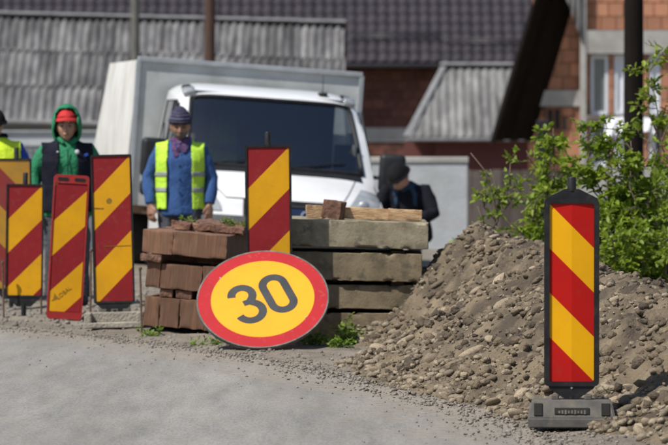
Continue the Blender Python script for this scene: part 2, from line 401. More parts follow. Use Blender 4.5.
dust = ramp(nz(14, 6), [(.3, (.19, .158, .122)), (.7, (.34, .30, .245))])
L.new(mixc(cl.outputs[0], mm.outputs[2], dust), b.inputs["Base Color"])
bp = N.new("ShaderNodeBump"); bp.inputs["Strength"].default_value = .8; bp.inputs["Distance"].default_value = .008
L.new(nz(120, 4), bp.inputs["Height"]); L.new(bp.outputs[0], b.inputs["Normal"])
M['road'] = m
ry = np.concatenate([[-60, -20, 0, 10, 15], np.arange(18, 46, .05), [50, 56, 65, 75, 110]])
ru = np.array([0, .02, .05, .09, .14, .2, .28, .38, .5, .7, 1.0, 1.5, 2.2, 3.2, 4.5, 6.0, 6.8])
verts = []; att = []
for y in ry:
    e = float(edge_x(y)); dy = .05
    tx = float(edge_x(y + dy) - edge_x(y - dy)) / (2 * dy); nl = math.hypot(1, tx)
    jit = .07 * float(fbm(y * 2.3, 1.0, 0, 4, 21)) + .02 * float(fbm(y * 15, 2.0, 0, 2, 31))
    for u in ru:
        k = max(0, 1 - u / .5)
        xx = e - u + jit * k; yy = y
        verts.append((xx, yy, .004 + .006 * min(1, u) + .004 * float(fbm(xx * .6, yy * .6, 0, 2, 3)))); att.append(max(0, 1 - u / .9))
nx = len(ru); faces = []
for j in range(len(ry) - 1):
    for i in range(nx - 1):
        a = j * nx + i; faces.append((a, a + 1, a + nx + 1, a + nx))
me = mesh_of('road', verts, faces, True)
a_ = me.attributes.new("shoulder", 'FLOAT', 'POINT'); a_.data.foreach_set("value", att)
road = link('road', me, M['road']); tag(road, kind='structure')

# ------------------------------------------------------------------ stones: shared meshes and merged rubble
ICO = bmesh.new(); bmesh.ops.create_icosphere(ICO, subdivisions=1, radius=1.0)
ico_v = np.array([v.co[:] for v in ICO.verts]); ico_f = np.array([[v.index for v in f.verts] for f in ICO.faces])
ICO.free()
IC2 = bmesh.new(); bmesh.ops.create_icosphere(IC2, subdivisions=2, radius=1.0)
ic2_v = np.array([v.co[:] for v in IC2.verts]); ic2_f = [[v.index for v in f.verts] for f in IC2.faces]
IC2.free()
ICO0_v = ico_v[:12] / np.linalg.norm(ico_v[:12], axis=1)[:, None]
t_ = bmesh.new(); bmesh.ops.create_icosphere(t_, subdivisions=1, radius=1.0)
# 20-triangle hull for tiny stones
def icosa():
    p = (1 + 5 ** .5) / 2
    v = np.array([(-1, p, 0), (1, p, 0), (-1, -p, 0), (1, -p, 0), (0, -1, p), (0, 1, p), (0, -1, -p), (0, 1, -p), (p, 0, -1), (p, 0, 1), (-p, 0, -1), (-p, 0, 1)], float)
    f = np.array([(0, 11, 5), (0, 5, 1), (0, 1, 7), (0, 7, 10), (0, 10, 11), (1, 5, 9), (5, 11, 4), (11, 10, 2), (10, 7, 6), (7, 1, 8),
                  (3, 9, 4), (3, 4, 2), (3, 2, 6), (3, 6, 8), (3, 8, 9), (4, 9, 5), (2, 4, 11), (6, 2, 10), (8, 6, 7), (9, 8, 1)])
    return v / np.linalg.norm(v, axis=1)[:, None], f
t_.free()
TV, TF = icosa()

def rand_rot(n):
    q = rng.normal(size=(n, 4)); q /= np.linalg.norm(q, axis=1)[:, None]
    w_, x, y, z = q.T
    return np.stack([np.stack([1 - 2 * (y * y + z * z), 2 * (x * y - z * w_), 2 * (x * z + y * w_)], -1),
                     np.stack([2 * (x * y + z * w_), 1 - 2 * (x * x + z * z), 2 * (y * z - x * w_)], -1),
                     np.stack([2 * (x * z - y * w_), 2 * (y * z + x * w_), 1 - 2 * (x * x + y * y)], -1)], 1)
def stones_mesh(name, pos, size):
    n = len(pos); Rm = rand_rot(n)
    sc_ = size[:, None] * rng.uniform(.55, 1.15, (n, 3))
    jit = 1 + rng.uniform(-.36, .30, (n, len(TV), 1))
    v = TV[None] * jit * sc_[:, None, :]
    v = np.einsum('nij,nkj->nki', Rm, v); v[:, :, 2] *= .75
    v += pos[:, None, :]
    f = (TF[None] + (np.arange(n) * len(TV))[:, None, None]).reshape(-1, 3)
    v = v.reshape(-1, 3)
    me = bpy.data.meshes.new(name)
    me.vertices.add(len(v)); me.vertices.foreach_set("co", v.ravel())
    me.loops.add(f.size); me.loops.foreach_set("vertex_index", f.ravel())
    me.polygons.add(len(f)); me.polygons.foreach_set("loop_start", np.arange(0, f.size, 3)); me.polygons.foreach_set("loop_total", np.full(len(f), 3))
    me.update(); me.validate()
    return me
stone_meshes = []
for k in range(9):
    sx, sy, sz = random.uniform(.8, 1.2), random.uniform(.65, 1.0), random.uniform(.42, .7)
    if k >= 6:   # angular lumps
        n_ = vnoise(ic2_v[:, 0] * 1.6 + k * 9, ic2_v[:, 1] * 1.6, ic2_v[:, 2] * 1.6, k)
        v = ic2_v * (1 + .35 * n_)[:, None]
        v = np.clip(v, -.72, .72)
    else:
        n_ = vnoise(ic2_v[:, 0] * 1.3 + k * 9, ic2_v[:, 1] * 1.3, ic2_v[:, 2] * 1.3, k)
        v = ic2_v * (1 + .16 * n_)[:, None]
    v = v * np.array([sx, sy, sz])
    me = mesh_of('stone', v, ic2_f, k < 6); me.materials.append(M['stone']); stone_meshes.append(me)

# ------------------------------------------------------------------ spoil heap
RIDGE = [(.98, 32.5, .60), (1.06, 31.4, .83), (1.13, 30.3, .74), (1.24, 29.0, .68), (1.42, 27.2, .66), (1.66, 25.2, .66), (2.10, 23.4, .66), (2.62, 21.5, .60), (3.0, 18.5, .5), (3.3, 16, .3)]
def heap_z(x, y, detail=True):
    x = np.asarray(x, float); y = np.asarray(y, float)
    best = np.full(x.shape, -9.0)
    wx = x + .10 * fbm(x * 1.3, y * 1.3, 0, 2, 41); wy = y + .12 * fbm(x * 1.3, y * 1.3, 5.0, 2, 43)
    for (ax, ay, az), (bx, by, bz) in zip(RIDGE[:-1], RIDGE[1:]):
        dx, dy = bx - ax, by - ay
        kx_ = 1 + .55 * np.clip((y - 28.2) / 2.0, 0, 1)
        t = np.clip(((wx - ax) * dx + (wy - ay) * dy) / (dx * dx + dy * dy), 0, 1)
        ex = wx - ax - t * dx
        d = np.hypot(np.where(ex < 0, ex * kx_, ex), wy - ay - t * dy)
        h = az + (bz - az) * t - .66 * (np.sqrt(d * d + .02) - .1)
        best = np.maximum(best, h)
    best = np.where(best < .12, .12 - .55 * (.12 - best), best)       # toe flattens out
    if detail:
        k = np.clip(best / .15 + .4, 0, 1)
        best = best + k * (.070 * fbm(x * 2.6, y * 2.6, 1.0, 3, 51) + .034 * fbm(x * 7, y * 7, 2.0, 3, 61) + .030 * np.abs(fbm(x * 13, y * 13, 4.0, 2, 65)) * np.clip(.5 + 1.2 * fbm(x * 2, y * 2, 9.0, 2, 67), 0, 1.4) + .014 * np.abs(fbm(x * 28, y * 28, 3.0, 2, 71)) - .02)
    return best
heap = thing('spoil_heap', 'brown heap of excavated earth and stones along the road edge', 'earth heap', (1.4, 26, 0))
HO = Vector((1.4, 26, 0))
hx = np.arange(-.35, 3.9, .02); hy = np.concatenate([np.arange(17, 35, .028)])
def hz2(X, Y):
    return np.maximum(heap_z(X, Y), -.05)
ho = grid_mesh('earth_surface', hx, hy, hz2, M['dirt'])
ho.data.transform(Matrix.Translation(-HO)); ho.parent = heap
# drop the hidden skirt below the ground
bm = bmesh.new(); bm.from_mesh(ho.data)
kill = [f for f in bm.faces if all(v.co.z < -.045 for v in f.verts)]
bmesh.ops.delete(bm, geom=kill, context='FACES'); bm.to_mesh(ho.data); bm.free()

def heap_points(n, zmin=.0):
    out = []
    while len(out) < n:
        k = n * 4
        x = rng.uniform(-.3, 3.2, k); y = rng.uniform(20.3, 33.2, k)
        # keep what the road side can see: in front of the ridge, or near its crest
        z = heap_z(x, y)
        rx = np.interp(y, [r[1] for r in RIDGE[::-1]], [r[0] for r in RIDGE[::-1]])
        ok = (z > zmin) & (x < rx + .22)
        for a, b_, c in zip(x[ok], y[ok], z[ok]): out.append((a, b_, c))
    return np.array(out[:n])
spots = [(372, 157 + 220 - 80, 0)]
pa_ = heap_points(4000, .0); pts = pa_[rng.random(4000) < np.where(pa_[:, 2] < .2, 1.0, .6)][:280]
# more and bigger at the toe, as loose stones roll down
for i, (x, y, z) in enumerate(pts):
    toe = max(0, 1 - z / .22)
    s_ = .018 + .026 * random.random() ** 1.8 + .034 * toe * random.random()
    if random.random() < .06: s_ *= 1.7
    o = link('stone', stone_meshes[random.randrange(9) if random.random() < .8 else 3], None, heap, (x - HO.x, y - HO.y, z - HO.z + s_ * .12),
             (random.uniform(-.6, .6), random.uniform(-.6, .6), random.uniform(0, 6.28)))
    o.scale = (s_ * random.uniform(.9, 1.5), s_, s_ * random.uniform(.8, 1.1))
def on_heap(px, py):
    """where the pixel's ray meets the heap"""
    for Y in np.arange(20, 34, .02):
        p = P(px, py, Y)
        if p.z <= float(heap_z(p.x, p.y)): return p
    return None
# the larger stones one can name in the picture: pixel, half length in metres, kind, turn
for px, py, s_, k, rz in [(505, 305, .085, 0, .7), (476, 291, .05, 1, 0), (438, 284, .06, 2, .4), (472, 352, .07, 3, .2), (455, 365, .06, 6, .1), (405, 364, .06, 1, .1),
                          (492, 238, .05, 4, .2), (484, 248, .045, 7, 1.2), (365, 338, .06, 6, .2), (385, 345, .05, 1, .1), (348, 342, .07, 7, .3),
                          (462, 225, .06, 2, .8), (622, 412, .065, 3, .1), (650, 402, .055, 0, .3), (640, 425, .045, 2, .1), (662, 415, .05, 4, .5), (430, 360, .06, 5, 0), (520, 395, .055, 1, .4), (615, 300, .05, 1, .1), (655, 330, .05, 4, .1)]:
    p = on_heap(px, py)
    if p is None: continue
    o = link('stone', stone_meshes[k], None, heap, (p.x - HO.x, p.y - HO.y, p.z - HO.z), (random.uniform(-.4, .2), random.uniform(-.7, -.3), rz))
    o.scale = (s_ * 1.25, s_ * .8, s_ * .85)
pp = heap_points(26000, -.01)
pp = pp[rng.random(len(pp)) < np.where(pp[:, 2] < .2, .9,   .26 + .38 * (fbm(pp[:, 0] * 1.6, pp[:, 1] * 1.6, 0, 2, 91) > .1))]
sz = (.003 + .030 * rng.random(len(pp)) ** 5.5) * np.where(pp[:, 2] < .16, 1.25, .9)
pp[:, 2] += sz * .2; pp -= np.array(HO)
tag(link('rubble', stones_mesh('rubble', pp, sz), M['rubble'], heap), kind='stuff')
pp = heap_points(4200, .0)
sz = .010 + .040 * rng.random(len(pp)) ** 2.0
pp[:, 2] += sz * .1; pp -= np.array(HO)
tag(link('clods', stones_mesh('clods', pp, sz), M['dirt'], heap), kind='stuff')
# a fallen crust of darker turf near the crest
# loose gravel on the shoulder and on the road
n = 9000
y = rng.uniform(20.5, 44, n)
off = np.where(rng.random(n) < .62, rng.exponential(.28, n), -rng.exponential(.16, n))
x = edge_x(y) + off
# thin out far on the road
pz = np.where(off < 0, .008, ground_z(x, y))
sz = .004 + .012 * rng.random(n) ** 3
sz = np.where(off < -.25, sz * .7, sz)
keep = heap_z(x, y) < .02
pos = np.stack([x, y, pz + sz * .3], 1)[keep]
gravel = tag(link('loose_gravel', stones_mesh('loose_gravel', pos, sz[keep]), M['pebble']), 'loose gravel strewn along the dusty edge of the road', 'gravel', kind='stuff')
n = 700
y = 20.5 + 16 * rng.random(n) ** 1.3; x = edge_x(y) - .1 - rng.exponential(.7, n)
keep = fbm(x * 1.1, y * .5, 0, 2, 77) > -.1; x, y = x[keep], y[keep]; n = len(x)
sz = .002 + .008 * rng.random(n) ** 4
grit = tag(link('grit', stones_mesh('grit', np.stack([x, y, .013 + sz * .2], 1), sz), M['pebble']), 'scattered grit lying on the grey road surface', 'grit', kind='stuff')
# yard rubble behind the beacons
n = 5000
y = rng.uniform(33, 44, n); x = rng.uniform(-4.5, .4, n); ok = x > edge_x(y) + .3
x, y = x[ok], y[ok]; sz = .006 + .03 * rng.random(len(x)) ** 4
tag(link('yard_gravel', stones_mesh('yard_gravel', np.stack([x, y, ground_z(x, y) + sz * .3], 1), sz), M['pebble']), 'coarse gravel covering the yard behind the striped beacons', 'gravel', kind='stuff')

# ------------------------------------------------------------------ striped beacons
def clip(poly, a, b_, c):
    """keep a*x+b*y+c >= 0"""
    out = []
    for i in range(len(poly)):
        p, q = poly[i], poly[(i + 1) % len(poly)]
        dp, dq = a * p[0] + b_ * p[1] + c, a * q[0] + b_ * q[1] + c
        if dp >= 0: out.append(p)
        if (dp >= 0) != (dq >= 0):
            t = dp / (dp - dq); out.append((p[0] + (q[0] - p[0]) * t, p[1] + (q[1] - p[1]) * t))
    return out
def rounded(x0, x1, z0, z1, r, n=4):
    o = []
    for cx, cz, a0 in ((x1 - r, z1 - r, 0), (x0 + r, z1 - r, 90), (x0 + r, z0 + r, 180), (x1 - r, z0 + r, 270)):
        for k in range(n + 1):
            a = R(a0 + 90 * k / n); o.append((cx + r * math.cos(a), cz + r * math.sin(a)))
    return o
def stripes(parent, w_, z0, z1, y, slope, phase, band, cols, first=0, fold=0.0):
    """45 degree stripes on a panel face; slope +1 rises to the right"""
    base = rounded(-w_ / 2, w_ / 2, z0, z1, .012)
    k0 = -12
    for k in range(-12, 14):
        lo_, hi_ = phase + k * band, phase + (k + 1) * band
        # coordinate s = z - slope*x
        poly = clip(base, -slope, 1, -lo_)
        if len(poly) < 3: continue
        poly = clip(poly, slope, -1, hi_)
        if len(poly) < 3: continue
        c = (k + first) % 2
        if fold:                       # sheet creased down its middle
            mb = MB()
            for sd_ in (1, -1):
                h = clip(poly, sd_, 0, 0)
                if len(h) >= 3 and abs(sum(h[i][0] * h[(i + 1) % len(h)][1] - h[(i + 1) % len(h)][0] * h[i][1] for i in range(len(h)))) > 1e-6: mb.prism(h, y - .0015, y + .0015)
            for v in mb.bm.verts: v.co.y += fold * (abs(v.co.x) - w_ / 4)
            bmesh.ops.remove_doubles(mb.bm, verts=mb.bm.verts, dist=.0002)
            mb.build('yellow_stripe' if c else 'red_stripe', cols[c], parent); continue
        MB().prism(poly, y - .0015, y + .0015).build('yellow_stripe' if c else 'red_stripe', cols[c], parent)

def ring(mb, outer, inner, d0, d1):
    """frame: outer and inner outlines with the same number of points"""
    n = len(outer)
    vs = [(p[0], d0, p[1]) for p in outer] + [(p[0], d0, p[1]) for p in inner] + [(p[0], d1, p[1]) for p in outer] + [(p[0], d1, p[1]) for p in inner]
    fs = []
    for i in range(n):
        j = (i + 1) % n
        fs += [(i, j, n + j, n + i), (2 * n + i, 3 * n + i, 3 * n + j, 2 * n + j), (i, 2 * n + i, 2 * n + j, j), (n + i, n + j, 3 * n + j, 3 * n + i)]
    mb.faces(vs, fs)

def footplate(root, wd, dp, h, m_body, style):
    mb = MB()
    a, b_ = wd / 2, wd / 2 - .022
    if style == 'block':
        # sloped-sided rubber block
        y0, y1 = -dp / 2, dp / 2
        vs = [(-a, y0, 0), (a, y0, 0), (a, y1, 0), (-a, y1, 0),
              (-a, y0, h * .36), (a, y0, h * .36), (a, y1, h * .36), (-a, y1, h * .36),
              (-b_, y0 + .035, h), (b_, y0 + .035, h), (b_, y1 - .035, h), (-b_, y1 - .035, h)]
        fs = [(3, 2, 1, 0), (8, 9, 10, 11)]
        for o in (0, 4):
            for i in range(4): fs.append((o + i, o + (i + 1) % 4, o + 4 + (i + 1) % 4, o + 4 + i))
        mb.faces(vs, fs)
        bmesh.ops.bevel(mb.bm, geom=mb.bm.edges[:], offset=.006, segments=2, affect='EDGES')
        mb.build('base_block', m_body, root)
        tilt = math.atan2(.035, h * .64)
        for s_ in (-1, 1):
            MB().box((s_ * wd * .385, y0 + .017, h * .67), (wd * .10, .012, h * .50), (-tilt, 0, 0), .003).build('pocket', M['dark_pocket'], root)  # raised near-black plate, painted as the shade in the pocket
        mb = MB(); mb.box((0, y0 + .0135, h * .62), (wd * .40, .010, h * .26), (-tilt, 0, 0), .002); mb.build('label_recess', M['dark_pocket'], root)  # shade of the label recess, painted on a thin plate
        mb = MB()
        for k in range(9):      # worn moulded ribs inside the recess
            mb.box((-.062 + .0155 * k, y0 + .0075, h * .59), (.009, .004, h * (.10 + .03 * (k % 3))), (-tilt, 0, 0))
        mb.build('moulded_ribs', m_body, root)
        for s_ in (-1, 1): MB().box((s_ * wd * .19, 0, h + .012), (wd * .085, .07, .026), None, .004).build('lug', m_body, root)
    else:
        # open tray: rim with a hollow front
        mb.box((0, 0, h * .18), (wd, dp, h * .36), None, .008, 2)
        mb.box((-wd * .44, 0, h * .62), (wd * .12, dp * .96, h * .72), None, .008, 2)
        mb.box((wd * .44, 0, h * .62), (wd * .12, dp * .96, h * .72), None, .008, 2)
        mb.box((0, dp * .30, h * .66), (wd * .80, dp * .34, h * .64), None, .006, 2)
        bmesh.ops.translate(mb.bm, verts=mb.bm.verts, vec=(0, -.07, 0)); mb.build('base_tray', m_body, root)
        for s_ in (-1, 0, 1): MB().box((s_ * wd * .2, dp * .08, h * .95), (wd * .13, dp * .3, h * .5), None, .004).build('lug', M['rubber'], root)

# the beacon on the right, in sharp focus
p = P(571.5, 421, 22.05)
bR = thing('striped_beacon', 'red and yellow beacon standing alone on a rubber block beside the earth heap', 'traffic beacon', (p.x, 22.05, .012), (0, 0, R(-2)), 'striped road beacons')
s = F / 22.05
zz = lambda py: PZ(py, 22.05) - .012
W = 55 / s
pz0, pz1 = zz(386), zz(199)
mb = MB()
outer = rounded(-W / 2, W / 2, pz0, pz1, .022); inner = rounded(-W / 2 + .026, W / 2 - .026, pz0 + .022, pz1 - .022, .012)
ring(mb, outer, inner, -.024, .024)
mb.prism([(-W / 2 + .003, pz1 - .012), (W / 2 - .003, pz1 - .012), (W / 2 - .012, pz1 + .006), (.036, zz(189)), (-.036, zz(189)), (-W / 2 + .012, pz1 + .006)], -.018, .018)
mb.prism([(-W / 2 + .012, pz0 + .012), (W / 2 - .012, pz0 + .012), (W / 2 - .028, pz0 - .012), (.030, zz(399)), (-.030, zz(399)), (-W / 2 + .028, pz0 - .012)], -.018, .018)
mb.build('frame', M['black_plastic'], bR)
MB().tube([(0, 0, zz(191)), (0, 0, zz(178.5)), (0, 0, zz(177))], [.022, .022, .018], 12).build('lamp_socket', M['black_plastic'], bR, True, angle=40)
MB().tube([(0, 0, .05), (0, 0, zz(396))], .021, 10).build('stem', M['black_plastic'], bR, True, angle=40)
MB().box((0, .0, (pz0 + pz1) / 2), (W - .03, .018, pz1 - pz0 - .03)).build('panel', M['black_plastic'], bR)
wi = W - .052
stripes(bR, wi, pz0 + .023, pz1 - .023, -.0150, -1, (pz1 - .023) - wi / 2, wi, (M['red'], M['yellow']), 0, .075)
MB().prism([(.006, pz0 - .008), (.0, pz0 - .002), (-.006, pz0 - .008), (0, pz0 - .014)], -.0215, -.018).build('rivet', M['alu'], bR)
footplate(bR, 87 / s, .30, 27 / s, M['rubber'], 'block')

def beacon(px, Y, z0, z1, wd, label, cols, lean=0.0, yaw=0.0, slope=1, first=0, phase_top=0.0, tube=True, frame=None, lean_y=0, base=None, group='striped road beacons', dx=0, sides=.013, band=1.0, foot=True):
    frame = frame or M['black_plastic']
    g = float(ground_z(PX(px, Y), Y)); z0 -= g; z1 -= g
    root = thing('striped_beacon', label, 'traffic beacon', (PX(px, Y), Y, g), (R(lean_y), R(lean), R(yaw)), group)
    mb = MB()
    ring(mb, rounded(-wd / 2, wd / 2, z0, z1, .012), rounded(-wd / 2 + sides, wd / 2 - sides, z0 + sides, z1 - sides, .008), -.018, .018)
    if foot:
        mb.prism([(-wd / 2 + .004, z0 + .008), (wd / 2 - .004, z0 + .008), (.055, z0 - .075), (-.055, z0 - .075)], -.014, .014)
    mb.build('frame', frame, root)
    MB().box((0, 0, (z0 + z1) / 2), (wd - .015, .014, z1 - z0 - .015)).build('panel', frame, root)
    wi = wd - 2 * sides - .002
    bd = wi * band
    stripes(root, wi, z0 + sides + .001, z1 - sides - .001, -.009, slope, (z1 - sides) - wi / 2 - phase_top, bd, cols, first)
    if tube:
        MB().tube([(dx, 0, z1 - .01), (dx, 0, z1 + .085), (dx, 0, z1 + .09)], [.02, .02, .017], 10).build('lamp_socket', frame, root, True, angle=40)
    if foot:
        MB().tube([(0, 0, .0), (0, 0, z0 - .05)], .02, 8).build('stem', frame, root, True, angle=40)
    if base: footplate(root, *base)
    return root
dirty = (M['red_dirty'], M['yellow_dirty'])
# middle one, standing behind the round sign
Ym = 31.05
bM_ = beacon(270, Ym, .235, PZ(145, Ym), 46.5 / (F / Ym), 'red and yellow beacon with thin black frame standing behind the round speed sign', dirty, lean=-.6, slope=1, first=0, base=(.40, .20, .11, M['rubber'], 'block'), sides=.016)
# left group
Yc = 33.1
bC = beacon(115, Yc, PZ(303, Yc), PZ(154.5, Yc), 41 / (F / Yc), 'scratched red and yellow beacon on a pale rubber tray beside the timber stack', dirty, lean=-1.4, first=0, base=(59 / (F / Yc), .22, .115, M['rubber_pale'], 'tray'), tube=False)
# scuffs on that panel
scm = mat('dark_scuff', (.30, .16, .012), (.16, .085, .015), 30)
MB().box((-.10, -.0115, PZ(208, Yc) - bC.location.z), (.075, .002, .009), (0, .03, 0)).build('scuff', scm, bC)
MB().ball((-.02, -.0105, PZ(201, Yc) - bC.location.z), (.022, .001, .022), 2).build('scuff', scm, bC)
MB().box((.03, -.0115, PZ(246, Yc) - bC.location.z), (.20, .002, .004), (0, -.02, 0)).build('scuff', scm, bC)
Ya = 35.3
bA = beacon(23.5, Ya, PZ(297, Ya), PZ(184, Ya), 37.5 / (F / Ya), 'red and yellow beacon with a black lamp socket beside the red plastic panel', dirty, lean=.8, first=0, dx=.0)
Yd = 37.4
bD = beacon(11, Yd, PZ(290, Yd), PZ(158.5, Yd), 41 / (F / Yd), 'dull dark red and ochre beacon partly hidden by the panel in front', (M['red_dark'], M['yellow_dark']), slope=-1, first=1, yaw=-4, dx=.045)
# red plastic panel without a lamp socket, leaning back
Yb = 34.3
rb = thing('plastic_beacon_panel', 'bright red plastic beacon panel with grip slots tilted to one side on short feet', 'traffic beacon', (PX(63.5, Yb), Yb, .005), (R(-3), R(3.4), R(6)), 'striped road beacons')
s = F / Yb; wd = 35.5 / s; z1 = PZ(176, Yb) + .005; z0 = PZ(320, Yb)
mb = MB()
zi1 = z1 - .085
ring(mb, rounded(-wd / 2, wd / 2, z0, z1, .028), rounded(-wd / 2 + .012, wd / 2 - .012, z0 + .055, zi1 + .02, .010), -.02, .02)
mb.build('frame', M['red_plastic'], rb, angle=30)
# grip slots at the top, their shade painted as near-black plates
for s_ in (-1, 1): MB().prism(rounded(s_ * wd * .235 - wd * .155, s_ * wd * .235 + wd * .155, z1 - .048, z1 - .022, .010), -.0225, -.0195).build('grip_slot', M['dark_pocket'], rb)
MB().box((0, 0, (z0 + z1) / 2), (wd - .02, .02, z1 - z0 - .06)).build('panel', M['red_plastic'], rb)
wi = wd - .030
stripes(rb, wi, z0 + .058, zi1 + .018, -.0125, 1, (zi1 + .018) - wi / 2 - .05, wi * 1.12, (M['red_dirty'], M['yellow_dirty']), 0)
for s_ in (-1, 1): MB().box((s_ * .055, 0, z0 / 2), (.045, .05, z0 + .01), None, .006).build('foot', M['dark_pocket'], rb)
# faint stencilled maker's name along the lower stripe
def text_obj(name, body, size, m_, parent, loc, rot, align='CENTER', depth=.0008):
    cu = bpy.data.curves.new(name, 'FONT'); cu.body = body; cu.size = size; cu.extrude = depth; cu.align_x = align; cu.align_y = 'CENTER'
    t = bpy.data.objects.new(name, cu); col.objects.link(t)
    dg = bpy.context.evaluated_depsgraph_get(); me = bpy.data.meshes.new_from_object(t.evaluated_get(dg))
    bpy.data.objects.remove(t); bpy.data.curves.remove(cu)
    return link(name, me, m_, parent, loc, rot)
ink = mat('stencil_ink', (.19, .11, .012), (.34, .18, .01), 60, .8)
text_obj('maker_lettering', 'LOBAL', .044, ink, rb, (-.012, -.0155, PZ(293.5, Yb)), (R(90), R(-42), 0))
MB().prism([(-.03, -.02), (.03, -.02), (.012, .028), (-.006, .0)], -.0006, .0006).build('maker_mark', ink, rb, loc=(-.083, -.0150, PZ(298.5, Yb)), rot=(0, R(-25), 0))

# thin rusty stakes pushed in beside the beacons
for px, y0, y1, Y, lb in [(3.5, 262, 313, 35.2, 'thin rusty stake driven in beside the socketed beacon, on its outer side'), (41, 262, 312, 35.6, 'thin rusty stake between the socketed beacon and the red plastic panel'),
                      (90, 250, 322, 33.9, 'thin rusty stake between the red plastic panel and the pale tray'), (141.5, 268, 325, 32.5, 'thin rusty stake standing against the end of the timber stack')]:
    x = PX(px, Y); g = float(ground_z(x, Y)); zt = PZ(y0, Y)
    st = thing('steel_stake', lb, 'stake', (x, Y, g), (0, R(random.uniform(-1.2, 1.2)), 0), 'steel stakes')
    mb = MB(); mb.tube([(0, 0, -.06), (.001, 0, .2), (-.002, 0, zt - g)], .008, 6); mb.build('rod', M['rust'], st, True, angle=40)
    mb = MB(); mb.tube([(0, 0, zt - g - .012), (0, 0, zt - g + .002), (0, 0, zt - g + .008)], [.013, .013, .009], 8); mb.build('head', M['rust'], st)

# ------------------------------------------------------------------ the round 30 sign
rad = .445
Ys = 30.18
tilt = R(45.0)                                   # leaning back against the slabs
sg = thing('speed_limit_sign', 'round yellow speed limit sign with red border reading 30 leaning on the slab stack', 'road sign', (PX(258.5, 30.1), 30.12, .012), (-tilt, 0, R(-4.0)))
# local: disc in the xz plane, facing -y, lowest point at the root
def disc(r0, r1, y0, y1, n=96):
    mb = MB(); o = [(r1 * math.cos(2 * math.pi * k / n), rad + r1 * math.sin(2 * math.pi * k / n)) for k in range(n)]
    if r0 <= 0: mb.prism(o, y0, y1)
    else:
        i_ = [(r0 * math.cos(2 * math.pi * k / n), rad + r0 * math.sin(2 * math.pi * k / n)) for k in range(n)]
        ring(mb, o, i_, y0, y1)
    return mb
disc(0, rad, 0, .004).build('plate', M['sign_back'], sg)
disc(rad - .006, rad + .004, -.004, .022).build('rim', M['sign_back'], sg)
disc(rad * .79, rad - .0065, -.0035, -.0002).build('red_border', M['sign_red'], sg)
disc(0, rad * .789, -.0035, -.0002).build('yellow_field', M['sign_yellow'], sg)
for q in (.15, -.15): MB().box((0, .022, rad + q), (.5, .03, .035)).build('rear_bracket', M['sign_back'], sg)
def ribbon(pts, wd_, closed=False):
    pts = [Vector((p[0], p[1])) for p in pts]; k = len(pts); Lf = []; Rt = []
    for i in range(k):
        a = pts[(i - 1) % k] if (closed or i > 0) else pts[i]; b2 = pts[(i + 1) % k] if (closed or i < k - 1) else pts[i]
        t = (b2 - a).normalized(); n_ = Vector((-t.y, t.x)) * wd_ / 2
        Lf.append(pts[i] + n_); Rt.append(pts[i] - n_)
    mb = MB(); vs = []; fs = []
    for y in (-.0055, -.0030):
        vs += [(p.x, y, p.y) for p in Lf] + [(p.x, y, p.y) for p in Rt]
    for i in range(k if closed else k - 1):
        j = (i + 1) % k
        fs += [(i, j, k + j, k + i), (2 * k + i, 3 * k + i, 3 * k + j, 2 * k + j), (i, 2 * k + i, 2 * k + j, j), (k + i, k + j, 3 * k + j, 3 * k + i)]
    if not closed:
        fs += [(0, k, 3 * k, 2 * k), (k - 1, 3 * k - 1, 4 * k - 1, 2 * k - 1)]
    mb.faces(vs, fs); return mb
H_, Wd, ST = .315, .148, .056
ro = R(25.5)
def place(q, cx):
    x, z = q[0] + cx, q[1]
    return (x * math.cos(ro) - z * math.sin(ro), rad + x * math.sin(ro) + z * math.cos(ro))
zero = []
for k in range(17): a = R(180 * k / 16); zero.append((Wd / 2 * math.cos(a), H_ / 2 - Wd / 2 + Wd / 2 * math.sin(a)))
for k in range(17): a = R(180 + 180 * k / 16); zero.append((Wd / 2 * math.cos(a), -H_ / 2 + Wd / 2 + Wd / 2 * math.sin(a)))
ribbon([place(q, .113) for q in zero], ST, True).build('digit_zero', M['sign_black'], sg)
three = []
ru_, rl = .072, .083
cu_, cl_ = H_ / 2 - ru_, -H_ / 2 + rl
for k in range(15): a = R(172 - (172 + 55) * k / 14); three.append((ru_ * math.cos(a) - .004, cu_ + ru_ * math.sin(a)))
mid = len(three)
low = []
for k in range(17): a = R(62 - (62 + 172) * k / 16); low.append((rl * math.cos(a) - .004, cl_ + rl * math.sin(a)))
three = three[:-1] + [(.026, .012)]
low = [(.026, .012)] + low[1:]
mb = ribbon([place(q, -.113) for q in three], ST)
mb2 = ribbon([place(q, -.113) for q in low], ST)
me_ = bpy.data.meshes.new('t'); mb2.bm.to_mesh(me_); mb2.bm.free()
me_.transform(Matrix.Translation((0, .0002, 0))); mb.bm.from_mesh(me_); bpy.data.meshes.remove(me_)
pc = [place(q, -.113) for q in [(-.022, .012 + ST * .43), (.03, .012 + ST * .43), (.03, .012 - ST * .43), (-.022, .012 - ST * .43)]]
mb.prism(pc, -.0052, -.0030)
mb.build('digit_three', M['sign_black'], sg)
for q in ((-.30, .19), (.30, -.17)): MB().tube([(q[0], -.002, rad + q[1]), (q[0], -.006, rad + q[1])], [.008, .006], 8).build('rivet', M['alu'], sg)

